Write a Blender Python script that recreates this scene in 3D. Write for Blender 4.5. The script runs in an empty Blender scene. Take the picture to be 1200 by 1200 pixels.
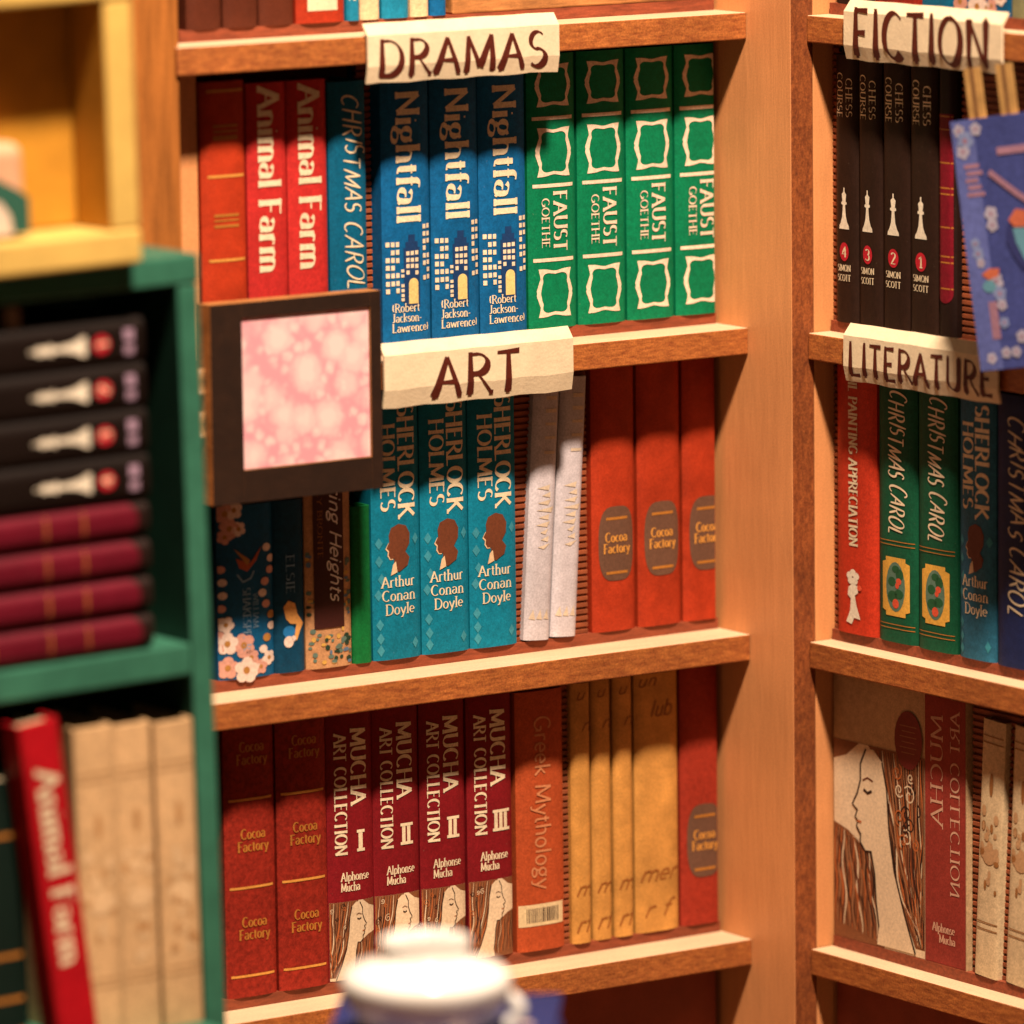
import bpy, math, random
from mathutils import Vector, Matrix
random.seed(7)
SC = bpy.context.scene
COL = SC.collection
PI = math.pi

# ------------------------------------------------------------------ camera
cam_d = bpy.data.cameras.new('camera')
cam = bpy.data.objects.new('camera', cam_d)
COL.objects.link(cam)
cam.location = (-3.88870, -5.14112, 1.42728)
cam.rotation_euler = (1.4216254, 0.0115147, -0.6049955)
cam_d.sensor_width = 36.0
cam_d.lens = 225.25
cam_d.clip_start = 0.1
cam_d.clip_end = 60
cam_d.dof.use_dof = True
cam_d.dof.focus_distance = 6.43
cam_d.dof.aperture_fstop = 2.05
SC.camera = cam

# ------------------------------------------------------------------ world and lamps
W = bpy.data.worlds.new("World")
SC.world = W
W.use_nodes = True
W.node_tree.nodes['Background'].inputs[0].default_value = (1.0, 0.46, 0.22, 1)
W.node_tree.nodes['Background'].inputs[1].default_value = 0.01

def lamp(name, loc, target, size, power, col):
    d = bpy.data.lights.new(name, 'AREA')
    d.shape = 'DISK'; d.size = size; d.energy = power; d.color = col
    o = bpy.data.objects.new(name, d); COL.objects.link(o)
    o.location = loc
    o.rotation_euler = (Vector(target) - Vector(loc)).to_track_quat('-Z', 'Y').to_euler()
    return o
lamp('key_lamp', (-1.24, -2.16, 4.6), (-0.3, 0.1, 0.45), 0.40, 610, (1.0, 0.785, 0.60))
SC.cycles.diffuse_bounces = 1
lamp('fill_lamp', (-2.6, -2.6, 1.3), (-0.3, 0.1, 0.5), 1.4, 1.2, (1.0, 0.70, 0.42))

vs = SC.view_settings
vs.view_transform = 'Standard'; vs.look = 'None'; vs.exposure = 0; vs.gamma = 1
vs.use_curve_mapping = False

# ------------------------------------------------------------------ materials
def lin(c):
    return tuple((v/12.92 if v <= 0.04045 else ((v+0.055)/1.055)**2.4) for v in c)
def H(h):
    return lin(tuple(int(h[i:i+2], 16)/255 for i in (0, 2, 4)))
_mats = {}
def mat(name, col, rough=0.6, nscale=90, namt=0.16, grain=(1, 1, 1), bump=0.0, bscale=600,
        col2=None, spec=0.35, blotch=0.12, fine=0.10, scuff=0.0):
    """paint / paper / wood: two noises (large blotch, fine grain) modulate a base colour"""
    if name in _mats: return _mats[name]
    m = bpy.data.materials.new(name); m.use_nodes = True
    nt = m.node_tree; N = nt.nodes; L = nt.links
    b = N['Principled BSDF']
    b.inputs['Roughness'].default_value = rough
    b.inputs['Specular IOR Level'].default_value = spec
    tc = N.new('ShaderNodeTexCoord')
    oi = N.new('ShaderNodeObjectInfo')
    add = N.new('ShaderNodeVectorMath'); add.operation = 'ADD'
    sc = N.new('ShaderNodeVectorMath'); sc.operation = 'SCALE'; sc.inputs[0].default_value = (3.1, 1.7, 2.3)
    L.new(oi.outputs['Random'], sc.inputs['Scale'])
    L.new(tc.outputs['Object'], add.inputs[0]); L.new(sc.outputs[0], add.inputs[1])
    mp = N.new('ShaderNodeMapping'); mp.inputs['Scale'].default_value = grain
    L.new(add.outputs[0], mp.inputs['Vector'])
    n1 = N.new('ShaderNodeTexNoise'); n1.inputs['Scale'].default_value = nscale; n1.inputs['Detail'].default_value = 5
    n1.inputs['Roughness'].default_value = 0.6
    n2 = N.new('ShaderNodeTexNoise'); n2.inputs['Scale'].default_value = 10; n2.inputs['Detail'].default_value = 3
    n3 = N.new('ShaderNodeTexNoise'); n3.inputs['Scale'].default_value = 520; n3.inputs['Detail'].default_value = 2
    L.new(mp.outputs[0], n1.inputs['Vector']); L.new(add.outputs[0], n2.inputs['Vector']); L.new(add.outputs[0], n3.inputs['Vector'])
    c2 = col2 if col2 else tuple(v*(1-2.2*namt) for v in col)
    r = N.new('ShaderNodeValToRGB')
    r.color_ramp.elements[0].position = 0.32; r.color_ramp.elements[1].position = 0.68
    r.color_ramp.elements[0].color = (*c2, 1); r.color_ramp.elements[1].color = (*col, 1)
    L.new(n1.outputs['Fac'], r.inputs['Fac'])
    def modulate(src, noise, amt):
        mr = N.new('ShaderNodeMapRange')
        mr.inputs['From Min'].default_value = 0.3; mr.inputs['From Max'].default_value = 0.7
        mr.inputs['To Min'].default_value = 1-amt; mr.inputs['To Max'].default_value = 1+amt
        L.new(noise.outputs['Fac'], mr.inputs['Value'])
        mx = N.new('ShaderNodeVectorMath'); mx.operation = 'SCALE'
        L.new(src, mx.inputs[0]); L.new(mr.outputs[0], mx.inputs['Scale'])
        return mx.outputs[0]
    o = modulate(r.outputs['Color'], n2, blotch)
    o = modulate(o, n3, fine)
    if scuff:
        n4 = N.new('ShaderNodeTexNoise'); n4.inputs['Scale'].default_value = 230; n4.inputs['Detail'].default_value = 6; n4.inputs['Roughness'].default_value = .7
        L.new(add.outputs[0], n4.inputs['Vector'])
        r4 = N.new('ShaderNodeMapRange'); r4.inputs['From Min'].default_value = .66; r4.inputs['From Max'].default_value = .78; r4.inputs['To Max'].default_value = scuff
        L.new(n4.outputs['Fac'], r4.inputs['Value'])
        mx4 = N.new('ShaderNodeMix'); mx4.data_type = 'RGBA'; mx4.inputs['B'].default_value = (.55, .42, .30, 1)
        L.new(r4.outputs[0], mx4.inputs['Factor']); L.new(o, mx4.inputs['A']); o = mx4.outputs['Result']
    L.new(o, b.inputs['Base Color'])
    if bump:
        bn = N.new('ShaderNodeTexNoise'); bn.inputs['Scale'].default_value = bscale; bn.inputs['Detail'].default_value = 3
        L.new(mp.outputs[0] if grain != (1, 1, 1) else add.outputs[0], bn.inputs['Vector'])
        bp = N.new('ShaderNodeBump'); bp.inputs['Strength'].default_value = bump; bp.inputs['Distance'].default_value = 0.002
        L.new(bn.outputs['Fac'], bp.inputs['Height']); L.new(bp.outputs[0], b.inputs['Normal'])
    _mats[name] = m
    return m
def paper(name, h, rough=0.55, **k):
    k.setdefault('namt', 0.11); k.setdefault('nscale', 160); k.setdefault('fine', .16); k.setdefault('scuff', .28); k.setdefault('spec', .16)
    return mat(name, H(h) if isinstance(h, str) else h, rough, bump=0.12, bscale=900, **k)
def ink(name, h, **k):
    return mat(name, H(h) if isinstance(h, str) else h, 0.6, nscale=300, namt=0.10, **k)

wood_face = mat('orange_veneer', (0.72, 0.30, 0.112), 0.5, 14, 0.05, (7, 7, 0.7), 0.2, 40, blotch=0.08, fine=0.09, scuff=0.12)
wood_post = mat('stained_post_wood', (0.46, 0.155, 0.03), 0.5, 16, 0.2, (6, 6, 0.5), 0.15, 40, blotch=0.12)
def edge_mat(name, g):
    return mat(name, (0.46, 0.148, 0.033), 0.6, 120, 0.1, g, 0.3, 60, col2=(0.25, 0.065, 0.016), blotch=0.14, fine=0.25)
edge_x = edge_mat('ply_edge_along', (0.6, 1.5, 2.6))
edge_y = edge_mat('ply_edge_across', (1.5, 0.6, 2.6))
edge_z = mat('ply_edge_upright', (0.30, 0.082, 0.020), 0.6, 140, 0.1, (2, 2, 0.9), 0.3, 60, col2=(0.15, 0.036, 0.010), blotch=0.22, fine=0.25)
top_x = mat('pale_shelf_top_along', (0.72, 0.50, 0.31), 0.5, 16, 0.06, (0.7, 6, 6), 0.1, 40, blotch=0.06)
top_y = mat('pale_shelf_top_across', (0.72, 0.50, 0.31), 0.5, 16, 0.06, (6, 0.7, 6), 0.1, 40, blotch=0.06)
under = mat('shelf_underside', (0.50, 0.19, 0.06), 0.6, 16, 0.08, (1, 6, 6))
riser_m = mat('riser_red_brown', (0.30, 0.065, 0.026), 0.6, 40, 0.2, (1, 4, 6), 0.2, 80)
back_m = mat('backing_red_brown', (0.30, 0.062, 0.03), 0.6, 20, 0.10, (1, 1, 1), 0.1)
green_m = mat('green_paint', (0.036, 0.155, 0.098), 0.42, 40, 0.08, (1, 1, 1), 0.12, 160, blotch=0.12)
green_shade = mat('green_paint_shaded', (0.008, 0.040, 0.024), 0.5, 40, 0.08)  # same green paint, with the unit's inner shade put into the colour
yellow_bounce = mat('yellow_paint_bounce_lit', (0.56, 0.25, 0.025), 0.5, 30, 0.08)  # yellow paint deepened to stand for light bouncing inside the crate
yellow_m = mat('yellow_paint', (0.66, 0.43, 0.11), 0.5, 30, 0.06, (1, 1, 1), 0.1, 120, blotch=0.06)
dark_frame = mat('dark_brown_frame', (0.024, 0.009, 0.0035), 0.6, 60, 0.15, (1, 1, 1), 0.15, 200)
sign_m = mat('cream_card', (0.82, 0.66, 0.44), 0.6, 60, 0.05, (1, 1, 1), 0.15, 300, blotch=0.06, fine=0.05)
sign_ink = ink('brown_lettering', (0.10, 0.012, 0.004))
cream_ink = ink('cream_ink', 'F2DDB8')
gold_ink = ink('gold_ink', 'E09A45')
dull_gold = ink('dull_gold_ink', 'B8752C')
white_ink = ink('white_ink', 'F4E8E0')
page_m = mat('page_block', (0.55, 0.42, 0.26), 0.8, 30, 0.15, (14, 1, 1))
black_gap = mat('dark_cavity', (0.012, 0.006, 0.004), 0.8)
china = mat('white_china', (0.93, 0.90, 0.84), 0.18, 20, 0.02, spec=0.5, blotch=0.02, fine=0.01)

# ------------------------------------------------------------------ mesh builder and object helpers
class MB:
    def __init__(s): s.v = []; s.f = []; s.m = []; s.mats = []
    def mi(s, m):
        if m not in s.mats: s.mats.append(m)
        return s.mats.index(m)
    def face(s, pts, m):
        b = len(s.v); s.v += [tuple(p) for p in pts]; s.f.append(list(range(b, b+len(pts)))); s.m.append(s.mi(m))
    def mesh(s, verts, faces, m):
        b = len(s.v); s.v += [tuple(p) for p in verts]; i = s.mi(m)
        for f in faces: s.f.append([b+k for k in f]); s.m.append(i)
    def box(s, x0, x1, y0, y1, z0, z1, m, front=None, top=None, bottom=None, left=None, right=None, back=None):
        v = [(x0,y0,z0),(x1,y0,z0),(x1,y1,z0),(x0,y1,z0),(x0,y0,z1),(x1,y0,z1),(x1,y1,z1),(x0,y1,z1)]
        b = len(s.v); s.v += v
        for f, mm in (((0,1,5,4), front), ((1,2,6,5), right), ((2,3,7,6), back), ((3,0,4,7), left), ((4,5,6,7), top), ((3,2,1,0), bottom)):
            s.f.append([b+k for k in f]); s.m.append(s.mi(mm or m))
    def lathe(s, prof, m, n=40, c=(0,0,0)):
        vs = []; fs = []
        for (r, z) in prof:
            for k in range(n):
                a = 2*PI*k/n; vs.append((c[0]+r*math.cos(a), c[1]+r*math.sin(a), c[2]+z))
        for i in range(len(prof)-1):
            for k in range(n):
                fs.append((i*n+k, i*n+(k+1) % n, (i+1)*n+(k+1) % n, (i+1)*n+k))
        s.mesh(vs, fs, m)
    def tube(s, pts, r, m, n=10):
        vs = []; fs = []; P = [Vector(p) for p in pts]
        for i, p in enumerate(P):
            t = (P[min(i+1, len(P)-1)]-P[max(i-1, 0)]).normalized()
            a = t.cross(Vector((0.3, 0.2, 1))).normalized(); b = t.cross(a)
            rr = r[i] if isinstance(r, (list, tuple)) else r
            for k in range(n):
                q = 2*PI*k/n; vs.append(p+a*rr*math.cos(q)+b*rr*math.sin(q))
        for i in range(len(P)-1):
            for k in range(n): fs.append((i*n+k, i*n+(k+1) % n, (i+1)*n+(k+1) % n, (i+1)*n+k))
        fs.append(tuple(range(n))); fs.append(tuple(range((len(P)-1)*n, len(P)*n)))
        s.mesh(vs, fs, m)
    def build(s, name, parent=None, bevel=0, smooth=False, seg=2):
        me = bpy.data.meshes.new(name); me.from_pydata(s.v, [], s.f)
        for m in s.mats: me.materials.append(m)
        me.polygons.foreach_set('material_index', s.m)
        if smooth: me.polygons.foreach_set('use_smooth', [True]*len(s.f))
        me.update()
        o = bpy.data.objects.new(name, me); COL.objects.link(o)
        if parent: o.parent = parent
        if bevel:
            b = o.modifiers.new('bevel', 'BEVEL'); b.width = bevel; b.segments = seg; b.limit_method = 'ANGLE'
        return o
def thing(name, label, cat, loc=(0,0,0), rot=(0,0,0), group=None):
    o = bpy.data.objects.new(name, None); COL.objects.link(o)
    o.empty_display_size = 0.03
    o.location = loc; o.rotation_euler = rot
    o['label'] = label; o['category'] = cat
    if group: o['group'] = group
    return o
def tag(o, label, cat, group=None):
    o['label'] = label; o['category'] = cat
    if group: o['group'] = group
    return o

# ------------------------------------------------------------------ skeleton lettering
def E(cx, cy, rx, ry, a0, a1, n=14):
    return [(cx+rx*math.cos(math.radians(a0+(a1-a0)*i/n)), cy+ry*math.sin(math.radians(a0+(a1-a0)*i/n))) for i in range(n+1)]
G = {}
def g(ch, adv, strokes, serifs=()): G[ch] = (adv, strokes, serifs)
st = lambda x, y0=0, y1=1: [(x, y1), (x, y0)]
g('A', .74, [[(.37,1),(.06,0)], [(.37,1),(.68,0)], [(.17,.36),(.57,.36)]], [(.06,0),(.68,0)])
g('B', .64, [st(.13), [(.13,1),(.3,1)]+E(.3,.77,.22,.23,90,-90)+[(.13,.54)], [(.13,.54),(.32,.54)]+E(.32,.27,.26,.27,90,-90)+[(.13,0)]], [(.13,0),(.13,1)])
g('C', .68, [E(.38,.5,.31,.5,48,312,20)])
g('D', .74, [st(.13), [(.13,1),(.3,1)]+E(.3,.5,.36,.5,90,-90,18)+[(.13,0)]], [(.13,0),(.13,1)])
g('E', .6, [st(.13), [(.13,1),(.52,1)], [(.13,.52),(.44,.52)], [(.13,0),(.54,0)]], [(.13,0),(.13,1)])
g('F', .57, [st(.13), [(.13,1),(.52,1)], [(.13,.52),(.44,.52)]], [(.13,0),(.13,1)])
g('G', .74, [E(.38,.5,.31,.5,48,330,20), [(.66,.4),(.66,.08)], [(.46,.4),(.68,.4)]])
g('H', .78, [st(.13), st(.65), [(.13,.52),(.65,.52)]], [(.13,0),(.13,1),(.65,0),(.65,1)])
g('I', .28, [st(.14)], [(.14,0),(.14,1)])
g('J', .42, [[(.28,1),(.28,.2)]+E(.12,.2,.16,.2,0,-120,8)], [(.28,1)])
g('K', .7, [st(.13), [(.62,1),(.13,.42)], [(.27,.58),(.66,0)]], [(.13,0),(.13,1),(.66,0)])
g('L', .57, [st(.13), [(.13,0),(.53,0)]], [(.13,0),(.13,1)])
g('M', .92, [[(.14,1),(.1,0)], [(.14,1),(.46,.1)], [(.78,1),(.46,.1)], [(.78,1),(.82,0)]], [(.1,0),(.82,0)])
g('N', .78, [[(.13,0),(.13,1)], [(.13,1),(.65,0)], [(.65,0),(.65,1)]], [(.13,0),(.65,1)])
g('O', .78, [E(.39,.5,.32,.5,90,450,28)])
g('P', .6, [st(.13), [(.13,1),(.3,1)]+E(.3,.74,.25,.26,90,-90)+[(.13,.48)]], [(.13,0),(.13,1)])
g('R', .68, [st(.13), [(.13,1),(.3,1)]+E(.3,.75,.24,.25,90,-90)+[(.13,.5)], [(.3,.5),(.64,0)]], [(.13,0),(.13,1),(.64,0)])
g('S', .56, [E(.28,.75,.19,.25,40,250,12)+E(.28,.26,.21,.26,80,-140,14)])
g('T', .62, [st(.31), [(.04,1),(.58,1)]], [(.31,0)])
g('U', .76, [[(.13,1),(.13,.3)]+E(.38,.3,.25,.3,180,360,12)+[(.63,.3),(.63,1)]], [(.13,1),(.63,1)])
g('V', .72, [[(.06,1),(.36,0)], [(.66,1),(.36,0)]], [(.06,1),(.66,1)])
g('W', 1.0, [[(.05,1),(.28,0)], [(.5,.9),(.28,0)], [(.5,.9),(.73,0)], [(.95,1),(.73,0)]], [(.05,1),(.95,1)])
g('Y', .68, [[(.06,1),(.34,.45)], [(.62,1),(.34,.45)], [(.34,.45),(.34,0)]], [(.34,0)])
xh = .64
g('a', .54, [E(.25,.45,.17,.19,150,0,8)+[(.42,.1),(.5,.02)], E(.24,.18,.17,.18,70,370,14)])
g('b', .56, [st(.1), E(.29,.32,.21,.32,140,-140,16)], [(.1,1)])
g('c', .47, [E(.27,.32,.2,.32,50,310,16)])
g('d', .58, [st(.46), E(.27,.32,.2,.32,40,320,16)], [(.46,1),(.46,0)])
g('e', .5, [[(.07,.34),(.44,.34)]+E(.26,.34,.19,.30,0,310,18)])
g('f', .34, [E(.3,.82,.15,.18,60,180,8)+[(.15,.8),(.15,0)], [(.02,xh),(.3,xh)]], [(.15,0)])
g('g', .55, [E(.26,.42,.17,.22,90,450,16), [(.38,.58),(.5,.64)], E(.26,-.1,.2,.14,90,450,16), [(.2,.2),(.14,.1),(.22,.04)]])
g('h', .58, [st(.12), [(.12,.42)]+E(.29,.42,.17,.22,170,0,10)+[(.46,0)]], [(.12,0),(.12,1),(.46,0)])
g('i', .26, [st(.13,0,xh), [(.10,.86),(.16,.86)]], [(.13,0)])
g('j', .28, [[(.16,xh),(.16,-.1)]+E(.06,-.1,.1,.12,0,-110,6), [(.13,.86),(.19,.86)]])
g('k', .56, [st(.12), [(.46,xh),(.12,.28)], [(.22,.38),(.5,0)]], [(.12,0),(.12,1)])
g('l', .26, [st(.13)], [(.13,0),(.13,1)])
g('m', .86, [st(.12,0,xh), E(.27,.42,.15,.22,170,0,10)+[(.42,0)], E(.58,.42,.16,.22,170,0,10)+[(.74,0)]], [(.12,0),(.42,0),(.74,0)])
g('n', .58, [st(.12,0,xh), E(.29,.42,.17,.22,170,0,10)+[(.46,0)]], [(.12,0),(.46,0)])
g('o', .54, [E(.27,.32,.2,.32,90,450,20)])
g('p', .56, [st(.12,-.3,xh), E(.3,.32,.2,.32,140,-140,16)], [(.12,-.3)])
g('r', .42, [st(.12,0,xh), E(.28,.42,.16,.22,170,50,8)], [(.12,0)])
g('s', .42, [E(.21,.48,.14,.16,40,250,8)+E(.21,.17,.15,.17,80,-140,10)])
g('t', .36, [[(.16,.86),(.16,.14)]+E(.26,.14,.1,.14,180,290,6), [(.03,xh),(.31,xh)]])
g('u', .58, [[(.12,xh),(.12,.22)]+E(.28,.22,.16,.22,180,360,10), st(.44,0,xh)], [(.44,0)])
g('w', .8, [[(.04,xh),(.21,0)], [(.4,.58),(.21,0)], [(.4,.58),(.59,0)], [(.76,xh),(.59,0)]])
g('y', .52, [[(.05,xh),(.27,0)], [(.48,xh),(.2,-.26),(.06,-.28)]])
g('1', .4, [[(.08,.78),(.22,1),(.22,0)]], [(.22,0)])
g('2', .56, [E(.27,.74,.2,.26,160,-20,10)+[(.08,0),(.5,0)]])
g('3', .54, [E(.25,.75,.19,.25,150,-80,10), E(.25,.26,.21,.27,80,-150,10)])
g('4', .58, [[(.4,0),(.4,1),(.05,.3),(.54,.3)]])
g('-', .36, [[(.05,.34),(.31,.34)]]); g('(', .3, [E(.34,.5,.22,.56,130,230,8)]); g(')', .3, [E(-.04,.5,.22,.56,50,-50,8)])
g(' ', .34, []); g('.', .2, [[(.08,.03),(.13,.03)]])

def layout(s, style):
    """-> total advance, list of (polyline, kind)"""
    x = 0; out = []
    for k, ch in enumerate(s):
        adv, strokes, serifs = G[ch]
        dy = 0; sk = 0; ds = 1
        if style == 'hand':
            dy = random.uniform(-.09, .09); sk = .30+random.uniform(-.12, .12); ds = random.uniform(.85, 1.12)
        if style == 'script': sk = .28
        for stq in strokes:
            out.append(([(x+(px+sk*py), py*ds+dy) for px, py in stq], 's'))
        if style in ('serif', 'sign'):
            for sx, sy in serifs:
                l = .11 if style == 'serif' else .05
                out.append(([(x+sx-l, sy), (x+sx+l, sy)], 'f'))
        x += adv*(0.92 if style == 'script' else 1.0) + (.06 if style in ('hand', 'sign') else 0.02)
    return x, out
def resample(pts, step):
    r = [pts[0]]
    for a, b in zip(pts, pts[1:]):
        d = math.hypot(b[0]-a[0], b[1]-a[1]); n = max(1, int(math.ceil(d/step)))
        for i in range(1, n+1): r.append((a[0]+(b[0]-a[0])*i/n, a[1]+(b[1]-a[1])*i/n))
    return r
_lvl = [0]
def ribbon(mb, pts, wfun, to3d, m, taper=None):
    """flat ink ribbon; pts are 2-D in metres on the surface, to3d(a,b,lift)"""
    _lvl[0] = (_lvl[0]+1) % 24
    lift = _lvl[0]*0.000012
    n = len(pts)
    if n < 2: return
    closed = n > 3 and math.hypot(pts[0][0]-pts[-1][0], pts[0][1]-pts[-1][1]) < 1e-6
    vs = []
    for i, p in enumerate(pts):
        if closed: a = pts[i-1] if i > 0 else pts[-2]; b = pts[i+1] if i < n-1 else pts[1]
        else: a = pts[max(i-1, 0)]; b = pts[min(i+1, n-1)]
        dx, dy = b[0]-a[0], b[1]-a[1]; l = math.hypot(dx, dy) or 1e-9
        dx /= l; dy /= l
        w = wfun(dx, dy)/2
        if taper: w *= taper(i/(n-1))
        vs.append(to3d(p[0]-dy*w, p[1]+dx*w, lift)); vs.append(to3d(p[0]+dy*w, p[1]-dx*w, lift))
    mb.mesh(vs, [(2*i, 2*i+1, 2*i+3, 2*i+2) for i in range(n-1)], m)

def write(mb, to3d, s, org, xdir, ydir, capH, L, m, style='serif', weight=.17, nib=12, thin=.3):
    """lettering: org = start of baseline (a,b); xdir, ydir = 2-D unit dirs on the surface; L = length"""
    tot, strokes = layout(s, style)
    sx = L/tot
    step = 0.004
    for pts, kind in strokes:
        q = [(org[0]+xdir[0]*u*sx+ydir[0]*v*capH, org[1]+xdir[1]*u*sx+ydir[1]*v*capH) for u, v in pts]
        q = resample(q, step)
        ca = math.radians(nib)
        def wf(dx, dy):
            tx = dx*xdir[0]+dy*xdir[1]; ty = dx*ydir[0]+dy*ydir[1]
            th = math.atan2(ty, tx)
            if style in ('light', 'hand', 'script'): return capH*weight*(.8+.35*abs(math.sin(th-.6)))
            return capH*weight*max(thin, abs(math.sin(th+ca)))
        if kind == 'f': ribbon(mb, q, lambda a, b: capH*weight*.5, to3d, m)
        elif style == 'sign':
            ribbon(mb, q, wf, to3d, m, taper=lambda t: .62+.5*t)
        elif style == 'hand': ribbon(mb, q, wf, to3d, m, taper=lambda t: .75+.5*math.sin(PI*t))
        else: ribbon(mb, q, wf, to3d, m)

# ------------------------------------------------------------------ books
BULGE = 0.0045
class Spine:
    """surface of a spine: a in 0..w across, b in 0..h up; front is local -y"""
    def __init__(s, w, h, clip=None): s.w = w; s.h = h; s.clip = clip if clip else w
    def at(s, a, b, lift=0.0, lvl=1):
        a = min(max(a, 0.0006), s.clip-0.0006)
        t = 2*a/s.w-1
        return (a-s.w/2, -BULGE*(1-t**4)-0.00035-0.00012*lvl-lift, b)
    def f(s, lvl): return lambda a, b, l=0.0: s.at(a, b, l, lvl)
    def rect(s, mb, a0, a1, b0, b1, m, lvl=1):
        n = max(1, int((a1-a0)/0.004))
        for i in range(n):
            p, q = a0+(a1-a0)*i/n, a0+(a1-a0)*(i+1)/n
            mb.face([s.at(p, b0, 0, lvl), s.at(q, b0, 0, lvl), s.at(q, b1, 0, lvl), s.at(p, b1, 0, lvl)], m)
    def poly(s, mb, pts, m, lvl=1, step=.004):
        """fill an outline, cut into narrow strips so that it follows the curve of the spine"""
        lo = min(p[0] for p in pts); hi = max(p[0] for p in pts)
        n = max(1, int(math.ceil((hi-lo)/step)))
        for i in range(n):
            x0 = lo+(hi-lo)*i/n; x1 = lo+(hi-lo)*(i+1)/n
            q = pts
            for sign_, x in ((1, x0), (-1, x1)):
                r = []
                for k in range(len(q)):
                    p, c = q[k-1], q[k]
                    dp, dc = sign_*(p[0]-x), sign_*(c[0]-x)
                    if (dp >= 0) != (dc >= 0):
                        f = dp/(dp-dc); r.append((x, p[1]+(c[1]-p[1])*f))
                    if dc >= 0: r.append(c)
                q = r
                if len(q) < 3: break
            if len(q) >= 3:
                mb.face([s.at(p[0], p[1], 0, lvl) for p in q], m)
    def ell(s, mb, ca, cb, ra, rb, m, lvl=1, n=20):
        s.poly(mb, [(ca+ra*math.cos(2*PI*k/n), cb+rb*math.sin(2*PI*k/n)) for k in range(n)], m, lvl)
    def ring(s, mb, outer, inner, m, lvl=1):
        n = len(outer)
        vs = [s.at(p[0], p[1], 0, lvl) for p in outer]+[s.at(p[0], p[1], 0, lvl) for p in inner]
        mb.mesh(vs, [(i, (i+1) % n, n+(i+1) % n, n+i) for i in range(n)], m)
    def cw(s, mb, txt, a_base, b_top, H_, L, m, style='serif', lvl=1, **k):
        write(mb, s.f(lvl), txt, (a_base, b_top), (0, -1), (1, 0), H_, L, m, style, **k)
    def mir(s, mb, txt, a_base, b_top, H_, L, m, style='serif', lvl=1, **k):
        write(mb, s.f(lvl), txt, (a_base, b_top), (0, -1), (-1, 0), H_, L, m, style, **k)
    def hz(s, mb, txt, a0, b0, H_, L, m, style='serif', lvl=1, **k):
        write(mb, s.f(lvl), txt, (a0, b0), (1, 0), (0, 1), H_, L, m, style, **k)

def book_body(t, w, h, d, cover, pages=page_m, board=0.0026, hollow=False, clip=None):
    wc = clip if clip else w
    mb = MB(); n = 16
    # spine plate with a slight outward curve
    fr = []; bk = []
    for i in range(n+1):
        a = wc*i/n; tt = 2*a/w-1
        fr.append((a-w/2, -BULGE*(1-tt**4))); bk.append((a-w/2, board))
    vs = [(x, y, 0) for x, y in fr]+[(x, y, 0) for x, y in bk]+[(x, y, h) for x, y in fr]+[(x, y, h) for x, y in bk]
    N = n+1; fs = []
    for i in range(n):
        fs += [(i, i+1, 2*N+i+1, 2*N+i), (N+i+1, N+i, 3*N+i, 3*N+i+1), (2*N+i, 2*N+i+1, 3*N+i+1, 3*N+i), (N+i, N+i+1, i+1, i)]
    fs += [(0, 2*N, 3*N, N), (n, N+n, 3*N+n, 2*N+n)]
    mb.mesh(vs, fs, cover)
    mb.box(-w/2, -w/2+board, board+0.0002, d, 0, h, cover)
    mb.box(wc-w/2-board, wc-w/2, board+0.0002, d, 0, h, cover)
    mb.build('cover', t)
    if not hollow:
        pb = MB(); pb.box(-w/2+board+.0002, wc-w/2-board-.0002, board+.0006, d-.003, 0.003, h-.004, pages); pb.build('page_block', t)

# ---- the designs: each adds lettering and ornament parts to its book
def part(t, name, fn):
    mb = MB(); fn(mb); return mb.build(name, t)

def d_ribbed_orange(t, S):
    w = S.w
    def ribs(mb):
        for b0, b1 in ((.214, .2185), (.2215, .2235), (.2265, .229), (.129, .1315), (.135, .1365), (.1395, .142)):
            S.rect(mb, w*.24, w*.80, b0, b1, dull_gold)
    part(t, 'faded_title', ribs)
    for b in (.262, .179, .097, .030): part(t, 'gilt_band', lambda mb: S.rect(mb, w*.12, w*.95, b-.0013, b+.0013, gold_ink))
def d_farm(t, S):
    w = S.w
    part(t, 'title', lambda mb: S.cw(mb, 'Animal Farm', w*.26, .263, w*.52, .182, cream_ink, weight=.245, thin=.28))
def d_carol(t, S, inkm=None, frame=False, h0=.252, L=.168, a=.30, hh=.46):
    w = S.w; im = inkm or cream_ink
    part(t, 'title', lambda mb: S.cw(mb, 'CHRISTMAS CAROL', w*a, h0, w*hh, L, im, 'hand', weight=.072))
    if frame:
        def lines(mb):
            for b in (.103, .099, .018, .014): S.rect(mb, w*.04, w*.96, b, b+.0009, dull_gold)
        part(t, 'rule_lines', lines)
        def fr(mb):
            a0, a1, b0, b1 = w*.16, w*.86, .027, .087; c = .006; e = w*.09
            o = [(a0+c, b0), (a1-c, b0), (a1-c, b0+c*.7), (a1, b0+c), (a1, b1-c), (a1-c, b1-c*.7), (a1-c, b1), (a0+c, b1), (a0+c, b1-c*.7), (a0, b1-c), (a0, b0+c), (a0+c, b0+c*.7)]
            S.poly(mb, o, yel_frame, 1)
            S.ell(mb, w*.51, .057, w*.245, .0255, grey_green, 2)
            for (x, y, rx, ry, m_) in ((.44, .047, .13, .006, leaf_green), (.6, .05, .12, .005, leaf_green), (.42, .062, .1, .005, leaf_green), (.62, .07, .1, .006, leaf_green), (.52, .075, .1, .004, leaf_green)):
                S.ell(mb, w*x, y, w*rx, ry, m_, 3, 10)
            for (x, y, rx, ry) in ((.6, .063, .07, .0035), (.52, .040, .085, .005), (.56, .0585, .05, .003)): S.ell(mb, w*x, y, w*rx, ry, coral, 4, 10)
        part(t, 'flower_emblem', fr)
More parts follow.
